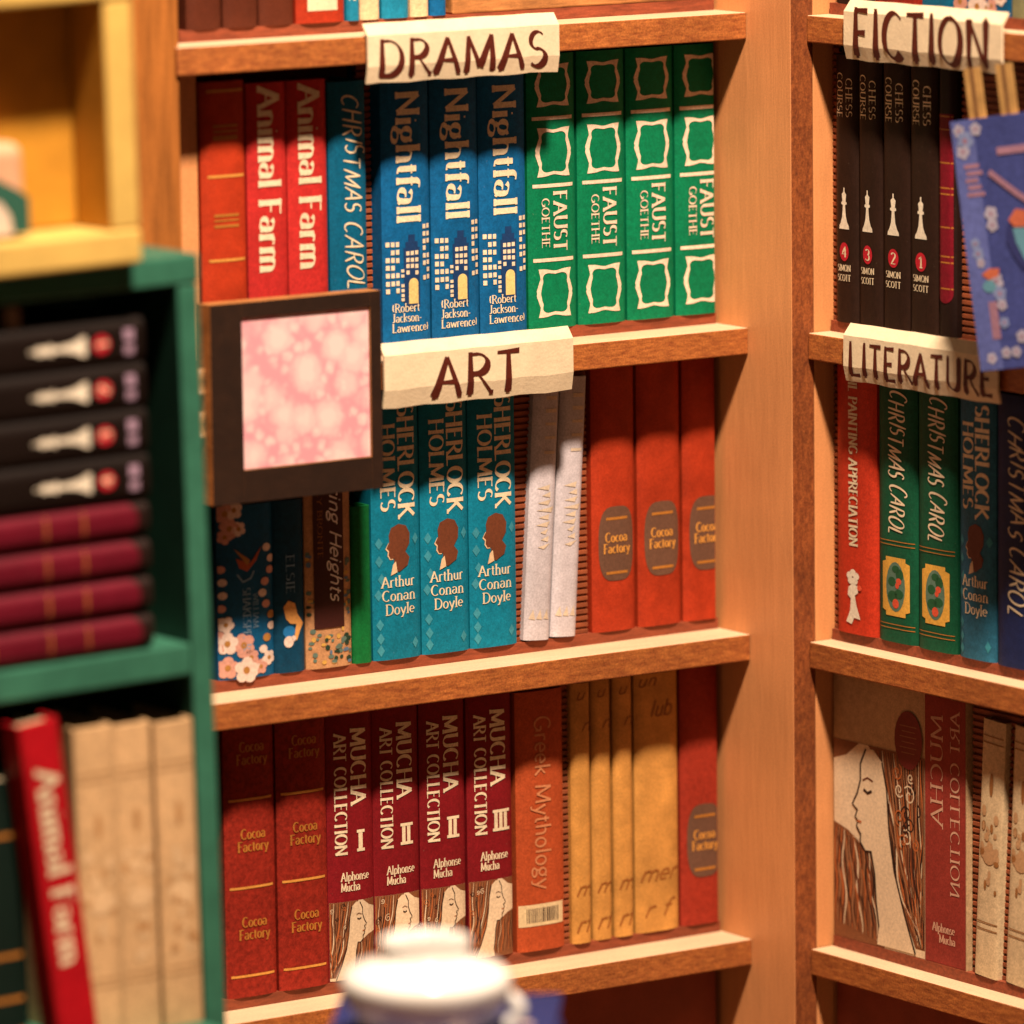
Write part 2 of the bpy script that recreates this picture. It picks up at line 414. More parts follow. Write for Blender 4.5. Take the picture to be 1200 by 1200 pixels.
yel_frame = ink('yellow_frame_ink', 'E8B04A'); grey_green = ink('grey_green_ink', '5E7F6C'); leaf_green = ink('leaf_green_ink', '1F5A36'); coral = ink('coral_ink', 'E4583A')
window_ink = ink('lit_window_ink', 'F3DDBB'); door_ink = ink('door_yellow_ink', 'F0D488'); night_blue = ink('night_blue_ink', '123A6B')
def d_night(t, S):
    w = S.w
    part(t, 'title', lambda mb: S.cw(mb, 'Nightfall', w*.29, .250, w*.46, .132, cream_ink, weight=.23, thin=.28))
    def city(mb):
        S.rect(mb, w*.40, w*.74, .034, .094, night_blue); S.rect(mb, w*.44, w*.70, .094, .1, night_blue); S.rect(mb, w*.50, w*.64, .1, .107, night_blue)
        def grid(a0, a1, b0, b1, nc, nr, drop=()):
            for i in range(nc):
                for j in range(nr):
                    if (i, j) in drop: continue
                    aw = (a1-a0)/nc; bh = (b1-b0)/nr; jt = random.uniform(-.0004, .0004)
                    S.rect(mb, a0+aw*i+aw*.14, a0+aw*(i+1)-aw*.14, b0+bh*j+bh*.16+jt, b0+bh*(j+1)-bh*.22+jt, window_ink, 2)
        grid(w*.04, w*.32, .048, .102, 3, 7, ((0, 5), (2, 3), (1, 0)))
        grid(w*.44, w*.72, .066, .092, 3, 4, ((1, 0),))
        grid(w*.80, w*.985, .060, .118, 2, 8, ((0, 1), (1, 4)))
        grid(w*.33, w*.42, .040, .074, 1, 7, ((0, 4),))
        S.rect(mb, w*.50, w*.70, .038, .058, door_ink, 3); S.ell(mb, w*.60, .058, w*.10, .0055, door_ink, 4)
    part(t, 'city_emblem', city)
    def au(mb):
        for s_, b, L in (('(Robert', .0305, .58), ('Jackson-', .0205, .62), ('Lawrence)', .0105, .78)):
            S.hz(mb, s_, w*.15, b, .0082, w*L, cream_ink, weight=.16, thin=.5)
    part(t, 'author_name', au)
def scallop(a0, a1, b0, b1, off):
    """bracket frame outline, counter-clockwise"""
    P = []; ca, cb = (a0+a1)/2, (b0+b1)/2; ha, hb = (a1-a0)/2-off, (b1-b0)/2-off
    n = 72; inner = off > 0
    for k in range(n):
        th = 2*PI*k/n; c, s_ = math.cos(th), math.sin(th)
        if inner:
            x = math.copysign(abs(c)**.42, c); y = math.copysign(abs(s_)**.42, s_)
            x *= .97-.10*math.exp(-((abs(y)-.55)/.18)**2)+.05*math.exp(-(y/.2)**2); y *= 1-.07*math.exp(-(x/.35)**2)
        else:
            q = 1/max(abs(c), abs(s_)); x, y = c*q, s_*q
            if abs(x) >= abs(y): x *= .90+.17*math.exp(-(y/.30)**2)-.07*math.exp(-((abs(y)-.62)/.12)**2)+.05*(abs(y) > .85)-.05*math.exp(-(y/.07)**2)
            else: x *= .94; y *= 1-.09*math.exp(-(x/.40)**2)
        P.append((ca+x*ha, cb+y*hb))
    return P
def d_faust(t, S):
    w = S.w
    for b0, b1 in ((.224, .267), (.1535, .203), (.0115, .0605)):
        part(t, 'bracket_frame', lambda mb: S.ring(mb, scallop(w*.15, w*.87, b0, b1, 0), scallop(w*.15, w*.87, b0, b1, .0040), faust_ink))
    for b in (.2125, .1445, .0695): part(t, 'rule_line', lambda mb: S.rect(mb, w*.08, w*.92, b-.0018, b+.0018, faust_ink))
    part(t, 'title', lambda mb: S.cw(mb, 'FAUST', w*.50, .139, w*.27, .062, faust_ink, weight=.21))
    part(t, 'author_name', lambda mb: S.cw(mb, 'GOETHE', w*.25, .132, w*.15, .051, faust_ink, weight=.18))
faust_ink = ink('pale_pink_cream_ink', 'F4D9BC')
bust_ink = ink('bust_brown_ink', '6E3A22'); bust_hi = ink('bust_tan_ink', 'E8C49A'); teal_lt = ink('pale_teal_ink', '3A93A6')
def d_sherlock(t, S):
    w = S.w
    part(t, 'title', lambda mb: (S.cw(mb, 'SHERLOCK', w*.53, .256, w*.33, .114, cream_ink, weight=.225), S.cw(mb, 'HOLMES', w*.17, .238, w*.28, .088, cream_ink, weight=.225)))
    def bust(mb):
        c = w*.5; b = .112
        head = [(c+w*x, b+y) for x, y in ((-.10,-.020),(.02,-.024),(.20,-.018),(.24,-.010),(.15,-.004),(.24,.004),(.25,.014),(.17,.022),(.02,.0245),(-.14,.021),(-.19,.014),(-.18,.007),(-.24,.001),(-.19,-.002),(-.20,-.006),(-.16,-.010),(-.08,-.010))]
        S.poly(mb, head, bust_ink, 2)
        face = [(c+w*x, b+y) for x, y in ((-.20,.006),(-.26,.000),(-.21,-.003),(-.22,-.007),(-.17,-.011),(-.10,-.011),(-.14,-.002),(-.15,.006))]
        S.poly(mb, face, bust_hi, 1)
        S.poly(mb, [(c+w*x, b+y) for x, y in ((-.16,-.027),(-.02,-.024),(-.05,-.013),(-.11,-.016))], bust_hi, 3)
    part(t, 'bust_emblem', bust)
    def au(mb):
        for s_, b, L, a in (('Arthur', .0735, .70, .15), ('Conan', .0595, .70, .16), ('Doyle', .0455, .62, .22)):
            S.hz(mb, s_, w*a, b, .0105, w*L, cream_ink, weight=.165, thin=.45)
    part(t, 'author_name', au)
    def dia(mb):
        for a, b in ((.12, .118), (.12, .100), (.16, .082), (.10, .066), (.13, .022), (.13, .010), (.85, .015), (.12, .036), (.88, .120)):
            S.poly(mb, [(w*a-w*.07, b), (w*a, b-.006), (w*a+w*.07, b), (w*a, b+.006)], teal_lt, 1)
    part(t, 'diamond_pattern', dia)
badge_m = ink('badge_brown_grey', '6B4A38')
def d_cocoa(t, S, lo=.052):
    w = S.w; hi = lo+.077
    def badge(mb):
        n = 40; P = []
        for k in range(n):
            th = 2*PI*k/n; c, s_ = math.cos(th), math.sin(th)
            x = math.copysign(abs(c)**.55, c); y = math.copysign(abs(s_)**.75, s_)
            P.append((w*.53+x*w*.41, (lo+hi)/2+y*(hi-lo)/2))
        S.poly(mb, P, badge_m, 1)
        for b in (lo+.0085, hi-.0125): S.rect(mb, w*.28, w*.78, b-.0014, b+.0014, dull_gold, 3)
    part(t, 'badge', badge)
    part(t, 'title', lambda mb: (S.hz(mb, 'Cocoa', w*.26, lo+.0405, .0095, w*.52, gold_ink, weight=.2, lvl=3, thin=.5), S.hz(mb, 'Factory', w*.22, lo+.029, .0095, w*.62, gold_ink, weight=.2, lvl=3, thin=.5)))
def d_cocoa_dark(t, S):
    w = S.w
    [part(t, 'gilt_band', lambda mb: S.rect(mb, w*.07, w*.93, b-.0012, b+.0012, gold_ink)) for b in (.199, .1105, .0215)]
    for b in (.2345, .147, .0585):
        part(t, 'title', lambda mb: (S.hz(mb, 'Cocoa', w*.28, b+.0125, .0098, w*.5, dull_gold, weight=.19, thin=.5), S.hz(mb, 'Factory', w*.22, b, .0098, w*.62, dull_gold, weight=.19, thin=.5)))
art_cream = ink('art_cream_ink', 'EFD3AE'); art_line = ink('art_dark_line_ink', '2A1610'); art_brown = ink('art_hair_brown_ink', '6B3520'); art_orange = ink('art_hair_orange_ink', 'C46A35'); art_tan = ink('art_hair_tan_ink', 'A9744E'); art_fill = ink('art_hair_fill_ink', '86502F')
def profile_art(S, mb, a0, a1, b0, b1, flip=False, strands=14, seed=3):
    """plain generic profile with long wavy hair, filling the rectangle"""
    R = random.Random(seed)
    W_, H_ = a1-a0, b1-b0
    X = (lambda u: a1-u*W_) if flip else (lambda u: a0+u*W_)
    Y = lambda v: b0+v*H_
    def fill(pts, m, lvl, c):
        S.poly(mb, [(X(u), Y(v)) for u, v in pts], m, lvl)
    S.rect(mb, a0, a1, b0, b1, art_cream, 1)
    cols = (art_brown, art_orange, art_line, art_tan, art_line, art_cream, art_brown, art_orange, art_line, art_tan)
    # hair behind the head, falling to the shoulder
    fill([(.0,1),(.62,1),(.52,.93),(.44,.80),(.42,.62),(.36,.42),(.26,.24),(.10,.04),(.0,.04)], art_fill, 2, (.2,.6))
    fill([(.72,1),(1,1),(1,.90),(.86,.93)], art_fill, 2, (.9,.96))
    fill([(.60,.46),(.72,.50),(.84,.55),(1,.58),(1,0),(.44,0),(.47,.16),(.52,.32)], art_fill, 2, (.75,.25))
    for k in range(strands):
        f = k/(strands-1)
        ph = R.uniform(0, 6); am = R.uniform(.012, .045); pts = []
        for i in range(19):
            v = .99-i/18*.94
            edge = .54*v**.55-.02 if v > .3 else .28*(v/.3)**.9
            u = edge*(1-f)**.9+am*math.sin(i*.62+ph)*(1.2-v)
            pts.append((X(min(max(u, .012), .988)), Y(v)))
        wd = W_*(.007+.013*R.random())*(20/max(strands, 12))**.3
        ribbon(mb, pts, lambda dx, dy: wd, S.f(2.3+k*.05), cols[k % len(cols)], taper=lambda t: .45+.8*math.sin(PI*min(1, t*1.05)))
    for k in range(strands*3//4):
        f = k/(strands*3//4-1); ph = R.uniform(0, 6); pts = []
        for i in range(13):
            v = .50-.48*i/12+.06*f
            u = .60+.38*f-(.14*(1-f))*(i/12)+.018*math.sin(i*.8+ph)
            pts.append((X(min(max(u, .012), .988)), Y(max(v, .012))))
        wd = W_*(.007+.012*R.random())
        ribbon(mb, pts, lambda dx, dy: wd, S.f(2.3+k*.05), cols[(k+2) % len(cols)], taper=lambda t: .4+.8*math.sin(PI*t))
    for k in range(strands//3):
        cu, cv, rr = R.uniform(.03, .30), R.uniform(.55, .95), R.uniform(.03, .07)
        pts = [(X(min(max(cu+rr*(1-i/16)*math.cos(i*.62+k), .012), .988)), Y(min(max(cv+rr*.8*(1-i/16)*math.sin(i*.62+k), .012), .988))) for i in range(14)]
        ribbon(mb, pts, lambda dx, dy: W_*.011, S.f(4.4), (art_line, art_cream, art_orange)[k % 3])
    # face, neck, shoulder
    face = [(.56,.985),(.64,.98),(.70,.90),(.70,.82),(.735,.75),(.79,.69),(.735,.665),(.76,.628),(.73,.610),(.745,.582),(.70,.545),(.705,.505),(.65,.465),(.585,.47),(.545,.36),(.53,.22),(.50,.10),(.52,.01),(.10,.01),(.22,.20),(.33,.40),(.385,.60),(.41,.80),(.46,.93)]
    fill(face, art_cream, 5, (.53,.62))
    P = [(X(u), Y(v)) for u, v in face]
    thin_ = W_*.016
    ribbon(mb, P[1:17], lambda dx, dy: thin_, S.f(6.5), art_line)
    ribbon(mb, [P[i] for i in range(18, 24)], lambda dx, dy: thin_, S.f(6.5), art_line)
    ribbon(mb, [(X(.575), Y(.775)), (X(.62), Y(.760)), (X(.665), Y(.775))], lambda dx, dy: W_*.020, S.f(7), art_line)
    ribbon(mb, [(X(.56), Y(.825)), (X(.62), Y(.838)), (X(.675), Y(.82))], lambda dx, dy: W_*.012, S.f(7), art_brown)
    ribbon(mb, [(X(.69), Y(.607)), (X(.735), Y(.609))], lambda dx, dy: W_*.016, S.f(7), art_orange)
def d_mucha(t, S, num='I', seed=3):
    w = S.w
    part(t, 'title', lambda mb: (S.cw(mb, 'MUCHA', w*.49, .256, w*.32, .078, cream_ink, weight=.21), S.cw(mb, 'ART COLLECTION', w*.14, .252, w*.24, .124, cream_ink, weight=.20)))
    def nm(mb):
        n = len(num); s0 = {1: .60, 2: .55, 3: .52}[n]
        for i in range(n): S.rect(mb, w*(s0+.035+i*.11), w*(s0+.035+i*.11)+w*(.075 if n > 1 else .09), .133, .150, cream_ink, 1)
        ww = .11*n+.04
        S.rect(mb, w*s0, w*(s0+ww+.02), .1495, .1525, cream_ink, 2); S.rect(mb, w*s0, w*(s0+ww+.02), .1305, .1335, cream_ink, 2)
    part(t, 'volume_number', nm)
    part(t, 'author_name', lambda mb: (S.hz(mb, 'Alphonse', w*.24, .102, .0085, w*.62, cream_ink, weight=.16, thin=.5), S.hz(mb, 'Mucha', w*.24, .0915, .0085, w*.42, cream_ink, weight=.16, thin=.5)))
    part(t, 'portrait_print', lambda mb: profile_art(S, mb, w*.015, w*.985, .001, .081, False, 18, seed))
barcode_m = ink('barcode_card_ink', 'E5C99A'); bar_ink = ink('barcode_dark_ink', '3B2418'); peach_ink = ink('peach_ink', 'D98A5C')
def d_greek(t, S):
    w = S.w
    part(t, 'title', lambda mb: S.cw(mb, 'Greek Mythology', w*.36, .243, w*.33, .180, peach_ink, 'light', weight=.11))
    def bar(mb):
        S.rect(mb, w*.02, w*.95, .026, .0485, barcode_m, 1)
        a = w*.16
        while a < w*.82:
            bw = random.choice((.0008, .0012, .0018)); S.rect(mb, a, a+bw, .0295, .0445, bar_ink, 2); a += bw+random.choice((.0008, .0013))
    part(t, 'barcode', bar)
script_brown = ink('script_brown_ink', '9C5C26')
def scrib(S, mb, a0, a1, b, hgt, m, n=6, seed=1, lvl=1, tall=False):
    R = random.Random(seed); pts = []
    for i in range(n*6+1):
        u = i/(n*6); pts.append((a0+(a1-a0)*u, b+hgt*(.5+.5*math.sin(u*n*2*PI)*R.uniform(.5, 1.0)) + (hgt*1.2 if tall and (i//6) % 3 == 1 and i % 6 == 2 else 0)))
    ribbon(mb, pts, lambda dx, dy: .0014, S.f(lvl), m)
def d_yellow(t, S, wide=False, seed=1):
    w = S.w
    def sc(mb):
        if wide:
            S.hz(mb, 'mer', w*.04, .054, .017, w*.86, script_brown, 'script', weight=.12)
            S.hz(mb, 'r f', w*.12, .016, .017, w*.60, script_brown, 'script', weight=.12)
            S.hz(mb, 'lub', w*.30, .226, .017, w*.50, script_brown, 'script', weight=.11)
            S.hz(mb, 'un', w*.03, .258, .013, w*.42, script_brown, 'script', weight=.11)
        else:
            S.hz(mb, 'm', w*.06, .050, .015, w*.86, script_brown, 'script', weight=.13)
            S.hz(mb, 'rf', w*.05, .012, .017, w*.80, script_brown, 'script', weight=.12)
            S.hz(mb, 'n', w*.35, .221, .013, w*.6, script_brown, 'script', weight=.11)
            S.hz(mb, 'u', w*.10, .254, .012, w*.5, script_brown, 'script', weight=.11)
    part(t, 'handwriting', sc)
pale_gold = ink('pale_gold_ink', 'DCC7AE')
def d_lavender(t, S):
    w = S.w
    def ti(mb):
        for b, hh in ((.245, .004), (.232, .004), (.219, .003), (.205, .003), (.19, .003)): S.rect(mb, w*.42, w*.86, b, b+hh, pale_gold)
        for k in range(9):
            b = .155-k*.0075; S.poly(mb, [(w*(.18+.25*random.random()), b), (w*(.55+.3*random.random()), b-.002), (w*(.7+.2*random.random()), b+.004)], pale_gold)
        for k in range(3): S.poly(mb, [(w*(.1+.27*k), .022), (w*(.33+.27*k), .021), (w*(.25+.27*k), .032)], pale_gold)
    part(t, 'faded_title', ti)
petal_a = ink('petal_cream_ink', 'E8CFC0'); petal_b = ink('petal_pink_ink', 'D59A88'); petal_c = ink('petal_gold_ink', 'B07A3A'); dk_leaf = ink('ink_dark_leaf', '141E3A'); bird_ink = ink('bird_orange_ink', 'B4552C'); pale_blue_ink = ink('pale_blue_ink', '7FA0BC')
def flower(S, mb, a, b, r, m, lvl=2, n=5, mid=None):
    for k in range(n):
        th = 2*PI*k/n+a*300; S.ell(mb, a+math.cos(th)*r*.55, b+math.sin(th)*r*.55, r*.48, r*.42, m, lvl+.13*k, 9)
    S.ell(mb, a, b, r*.28, r*.28, mid or petal_c, lvl+1, 8)
def d_blossom(t, S):
    w = S.w; R = random.Random(5)
    def fl(mb):
        for a, b, r in ((.13, .165, .011), (.28, .168, .010), (.2, .150, .011), (.36, .149, .008), (.12, .142, .008), (.42, .033, .013), (.14, .012, .012), (.55, .020, .009), (.14, .036, .012), (.12, .055, .009), (.62, .008, .007), (.72, .010, .008), (.88, .018, .008)):
            flower(S, mb, w*a, b, r, R.choice((petal_a, petal_a, petal_b)))
        flower(S, mb, w*.46, .008, .014, petal_a, 3)
        for k in range(11):
            b = .128-k*.0112; S.ell(mb, w*(.86+.09*math.sin(k*1.2)), b, .0052, .0042, R.choice((petal_a, petal_b, petal_c)), 2, 9)
        for k in range(7):
            b = .11-k*.013; S.ell(mb, w*(.05+.03*math.sin(k)), b, .005, .004, R.choice((petal_b, petal_a)), 2, 9)
    part(t, 'blossom_print', fl)
    def bird(mb):
        S.poly(mb, [(w*.30, .120), (w*.55, .114), (w*.95*.8, .130), (w*.66, .116), (w*.5, .106), (w*.36, .110)], bird_ink, 3)
        S.poly(mb, [(w*.26, .130), (w*.33, .127), (w*.56, .117), (w*.50, .112)], petal_c, 4)
        ribbon(mb, [(w*.32, .104), (w*.42, .096), (w*.56, .099), (w*.62, .106)], lambda a, b: .0018, S.f(3), pale_blue_ink)
    part(t, 'bird_print', bird)
    part(t, 'title', lambda mb: (S.cw(mb, 'SHAKESPEARE', w*.42, .090, w*.13, .068, pale_blue_ink, weight=.13), S.cw(mb, 'WILLIAM', w*.60, .084, w*.09, .035, pale_blue_ink, weight=.12)))
fairy_ink = ink('fairy_peach_ink', 'EBA95E'); fairy_b = ink('fairy_blue_ink', '1E78B8')
def d_fairy(t, S):
    w = S.w
    part(t, 'title', lambda mb: S.cw(mb, 'ELSIE', w*.35, .118, w*.26, .040, pale_blue_ink, weight=.13))
    def fa(mb):
        S.poly(mb, [(w*x, y) for x, y in ((.24,.066),(.40,.072),(.62,.069),(.70,.058),(.92,.048),(.80,.042),(.66,.031),(.60,.038),(.66,.048),(.46,.049),(.32,.054))], fairy_ink, 2)
        S.ell(mb, w*.42, .041, w*.2, .006, fairy_b, 1); S.ell(mb, w*.40, .031, w*.16, .0058, petal_a, 3)
        S.ell(mb, w*.56, .034, w*.08, .003, petal_a, 3)
    part(t, 'figure_print', fa)
tan_lt = ink('tan_flat_ink', 'C79A6E'); brown_lbl = ink('brown_label_ink', '3A120C'); lf1 = ink('muted_leaf_ink', '5C7368'); lf2 = ink('muted_blue_ink', '5A7590'); lf3 = ink('muted_gold_ink', 'D0A24E'); lf4 = ink('deep_leaf_ink', '1F3A2A')
def d_wuther(t, S):
    w = S.w; R = random.Random(9)
    def flo(mb):
        for k in range(95):
            a = R.uniform(.03, .97)*w; b = R.uniform(.004, .12)
            if b > .042 and .14*w < a < .78*w: continue
            S.ell(mb, a, b, R.uniform(.0016, .004), R.uniform(.0014, .0032), R.choice((lf1, lf2, lf3, lf1, lf4)), 1+.05*k % 2, 7)
    part(t, 'floral_print', flo)
    def lab(mb):
        S.rect(mb, w*.15, w*.80, .040, .262, brown_lbl, 4)
    part(t, 'label_panel', lab)
    part(t, 'title', lambda mb: (S.cw(mb, 'Wuthering Heights', w*.50, .246, w*.26, .178, white_ink, 'script', lvl=5, weight=.12), S.cw(mb, 'EMILY BRONTE', w*.24, .20, w*.10, .090, dull_gold, lvl=5, weight=.13)))
red_dot = ink('red_dot_ink', 'C4182C'); chess_wht = ink('chess_white_ink', 'F1E4CC')
KING = [(-.95,0),(.95,0),(.9,.08),(.62,.16),(.36,.30),(.24,.50),(.22,.58),(.5,.60),(.5,.65),(.3,.67),(.42,.84),(.2,.88),(.1,.9),(.1,1.0),(-.1,1.0),(-.1,.9),(-.2,.88),(-.42,.84),(-.3,.67),(-.5,.65),(-.5,.60),(-.22,.58),(-.24,.50),(-.36,.30),(-.62,.16),(-.9,.08)]
def d_chess(t, S, num='1', dz=0.0, sc=1.0, small=False):
    w = S.w
    if not small:
        part(t, 'title', lambda mb: (S.cw(mb, 'CHESS', w*.60, .248, w*.24, .040, cream_ink, weight=.15), S.cw(mb, 'COURSE', w*.20, .253, w*.24, .046, cream_ink, weight=.15)))
    b0, b1 = (.061, .120) if small else (.095, .137)
    def king(mb):
        # symmetric outline: fill in horizontal strips
        right = [p for p in KING if p[0] > 0]; right = sorted(right, key=lambda p: p[1])
        for (xa, ya), (xb, yb) in zip(right, right[1:]):
            if yb-ya < 1e-4: continue
            A = lambda x, y: S.at(w*.5+x*w*.23, b0+(b1-b0)*y, 0, 2)
            mb.face([A(-xa, ya), A(xa, ya), A(xb, yb), A(-xb, yb)], chess_wht)
    part(t, 'chess_king_emblem', king)
    c = .045 if small else .072
    def dot(mb):
        S.ell(mb, w*.5, c, w*.20, .0095 if not small else .0085, red_dot, 2)
        S.hz(mb, num, w*.40, c-.0055, .011, w*.22, cream_ink, lvl=3, weight=.2)
    part(t, 'volume_dot', dot)
    def au(mb):
        if small: S.rect(mb, w*.22, w*.42, .0115, .021, lilac, 1); S.rect(mb, w*.52, w*.78, .0115, .021, lilac, 1)
        else:
            S.hz(mb, 'SIMON', w*.20, .0525, .0062, w*.58, cream_ink, weight=.18, thin=.5); S.hz(mb, 'SCOTT', w*.20, .0425, .0062, w*.58, cream_ink, weight=.18, thin=.5)
    part(t, 'author_name', au)
lilac = ink('lilac_ink', 'A88AA0')
red_label = paper('dark_red_label', '7A1424'); crimson_label = paper('deep_crimson_label', '620E20')
def d_red_ribbed(t, S, b0=.034, b1=.222, bands_at=(.205, .192, .159, .134, .128, .095, .066, .060, .034), lm=None):
    w = S.w
    def lb(mb):
        n = 12
        P = [(w*.08, b1), (w*.08, b0+.01)]+[(w*.5-w*.42*math.cos(PI*k/n), b0+.010-.010*math.sin(PI*k/n)) for k in range(1, n)]+[(w*.92, b0+.01), (w*.92, b1)]
        S.poly(mb, P, lm or red_label, 1)
    part(t, 'label_panel', lb)
    def bands(mb):
        k = (b1-b0)/.188
        for b in bands_at: S.rect(mb, w*.08, w*.92, b0+(b-.020)*k, b0+(b-.020)*k+.0014, dull_gold, 2)
    part(t, 'gilt_bands', bands)
def d_oil(t, S):
    w = S.w
    part(t, 'title', lambda mb: S.cw(mb, 'OIL PAINTING APPRECIATION', w*.38, .268, w*.21, .178, cream_ink, weight=.17))
    def fig(mb):
        for k in range(5):
            th = 2*PI*k/5+.3; S.ell(mb, w*.47+w*.09*math.cos(th), .0585+.0045*math.sin(th), w*.075, .0038, chess_wht, 2+.1*k, 9)
        S.poly(mb, [(w*x, y) for x, y in ((.36,.048),(.46,.052),(.60,.050),(.60,.043),(.52,.040),(.56,.030),(.66,.016),(.50,.017),(.44,.010),(.30,.012),(.40,.024),(.42,.036),(.34,.040))], chess_wht, 3)
        S.ell(mb, w*.64, .0485, w*.06, .003, coral, 4, 8)
    part(t, 'figure_print', fig)
cream_orn = ink('faded_brown_ink', 'A06A38')
faint_ink = ink('faint_tan_ink', 'C08F5C'); faint_lt = ink('faint_cream_ink', 'E3BE90')
def d_cream(t, S, seed=0, faint=False):
    w = S.w; R = random.Random(seed)
    dk, lt = (faint_ink, faint_lt) if faint else (cream_orn, tan_lt)
    def orn(mb):
        for b in (.245, .238, .055, .048): S.rect(mb, w*.05, w*.95, b, b+.0012, dk)
        S.ell(mb, w*.5, .197, w*.09, .012, dk, 1, 12); S.ell(mb, w*.5, .125, w*.3, .010, lt, 1, 12)
        for k in range(26): S.ell(mb, w*R.uniform(.15, .85), R.uniform(.07, .17), w*R.uniform(.05, .12), R.uniform(.002, .006), R.choice((dk, lt, lt, lt)), 1+.03*k, 7)
    part(t, 'ornament', orn)
def d_label(t, S, m=None):
    w = S.w; part(t, 'label_panel', lambda mb: S.rect(mb, w*.2, w*.82, .012, .2, m or cream_ink))
def d_stripe(t, S, m=None):
    w = S.w; part(t, 'ornament', lambda mb: [S.rect(mb, w*.1, w*.9, b, b+.004, m or cream_ink) for b in (.02, .05, .09, .2)])
def d_none(t, S): pass

C = {
 'orange_rib': paper('red_orange_cloth', 'B83A1C', nscale=60), 'farm': paper('scarlet_paper', 'C4302C'), 'teal': paper('teal_paper', '0A6184'),
 'night': paper('night_blue_paper', '0F629A', namt=.14), 'faust': paper('emerald_paper', '057A50'), 'sher': paper('turquoise_paper', '0D7A96'),
 'sher_dim': paper('slate_blue_paper', '2F6E8C'),
 'cocoa': paper('orange_red_cloth', 'AE381C', nscale=50, namt=.14), 'cocoa_dk': paper('brick_red_leather', '9C2C1E', nscale=200, namt=.22),
 'mucha': paper('wine_paper', '82181E'), 'greek': paper('rust_orange_paper', 'B8502A'), 'yellow': paper('ochre_paper', 'D4964C', nscale=40, namt=.12),
 'cocoa_badge': paper('crimson_cloth', '9E3322'), 'lav': paper('lavender_paper', 'CAC2C8', nscale=70, namt=.08), 'blossom': paper('deep_blue_paper', '0C527C'),
 'fairy': paper('petrol_blue_paper', '083F5C'), 'tan': paper('tan_paper', 'C08E64'), 'green': paper('plain_green_paper', '0E6A34'),
 'chess_dk': paper('near_black_paper', '170D09'), 'chess': paper('black_brown_paper', '2C1A12'), 'dkred': paper('black_red_cloth', '241410'), 'oil': paper('vermilion_paper', 'C63A22'), 'carol_green': paper('bottle_green_paper', '14553A'),
 'carol_blue': paper('indigo_paper', '1E2A55'), 'cream': paper('cream_paper', 'D9B080'), 'cream_lt': paper('pale_cream_paper', 'E3C79C'),
 'brown': paper('brown_ribbed_cloth', '5A2A1A', nscale=30), 'redlab': paper('red_label_cloth', 'A8341C'), 'teal2': paper('bright_teal_paper', '1C84A8'),
 'blackgreen': paper('black_green_paper', '10201A'), 'farm2': paper('bright_red_paper', 'B0101C'), 'jacket': paper('jacket_cream', 'C9A57C'), 'jk_red': paper('jacket_dusty_red', '9A3A30'),
 'bluegrey': paper('blue_white_paper', '8FA6C4'), 'greygreen': paper('grey_green_paper', '8C8A66'),
}
def make_book(kind, w, h, d, cover, design, label, loc, rot=(0,0,0), group=None, hollow=False, clip=None, **k):
    jx = random.uniform(-.0022, .0022); dy = random.uniform(-.0009, .0009)
    if abs(rot[1]) < .01 and clip is None:
        rot = (0, jx, rot[2])
        loc = (loc[0]+(dy if rot[2] else 0), loc[1]+(0 if rot[2] else dy), loc[2]+abs(jx)*w/2)
    t = thing('book', label, 'book', loc, rot, group)
    book_body(t, w, h, d, C[cover], hollow=hollow, clip=clip)
    design(t, Spine(w, h, clip), **k)
    return t
def dup(root, loc, label):
    r = root.copy(); COL.objects.link(r); r['label'] = label
    j = random.uniform(-.0022, .0022) if abs(root.rotation_euler[1]) < .01 else 0
    if j: r.rotation_euler[1] = j
    r.location = (loc[0], loc[1]+(0 if root.rotation_euler[2] else random.uniform(-.0009, .0009)), loc[2]+abs(j)*.027)
    for ch in list(root.children):
        c = ch.copy(); COL.objects.link(c); c.parent = r
        for gch in ch.children:
            e = gch.copy(); COL.objects.link(e); e.parent = c
    return r

# ------------------------------------------------------------------ setting
Z1, Z2, Z3, Z4 = 0.96, 0.638, 0.3203, 0.0
TH = 0.0271
FLOOR = -0.36
RISE = 0.0115
fl = MB(); fl.box(-2.6, 1.2, -2.4, 1.2, FLOOR-.03, FLOOR, mat('brown_table_wood', (0.22, 0.09, 0.035), 0.5, 14, 0.2, (0.7, 6, 6)))
fo = fl.build('floor'); fo['kind'] = 'structure'

# ------------------------------------------------------------------ left bookcase (front faces -y)
YF, YS, XL = 0.0735, 0.1255, -0.674
bc = thing('bookcase', 'wide orange wood bookcase with the DRAMAS and ART shelves, left of the corner', 'bookcase', (-.33, .1, FLOOR))
bc_off = Vector((-.33, .1, FLOOR))
def bpart(mb, name, parent, off, **k):
    mb.v = [tuple(Vector(v)-off) for v in mb.v]; return mb.build(name, parent, **k)
SHELVES = [(Z1+.32, 'x'), (Z1, ''), (Z2, ''), (Z3, ''), (Z4, ''), (FLOOR+.04, '')]
for z, _ in SHELVES:
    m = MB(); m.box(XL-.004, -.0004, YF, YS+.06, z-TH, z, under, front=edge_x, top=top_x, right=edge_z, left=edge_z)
    bpart(m, 'shelf', bc, bc_off, bevel=.0012)
    r = MB(); r.box(XL+.03, -.004, YS-.0015, YS+.06, z+.0002, z+RISE, riser_m); bpart(r, 'riser_strip', bc, bc_off)
m = MB(); m.box(0, .0278, 0, .20, FLOOR, 1.30, wood_face, front=edge_z, back=edge_z); bpart(m, 'side_panel', bc, bc_off, bevel=.0012)
m = MB(); m.box(XL-.064, XL, .0775, .20, FLOOR, 1.30, wood_post); bpart(m, 'side_panel', bc, bc_off, bevel=.0012)
m = MB(); m.box(XL+.001, -.001, .188, .196, FLOOR, 1.29, back_m); bpart(m, 'back_panel', bc, bc_off)
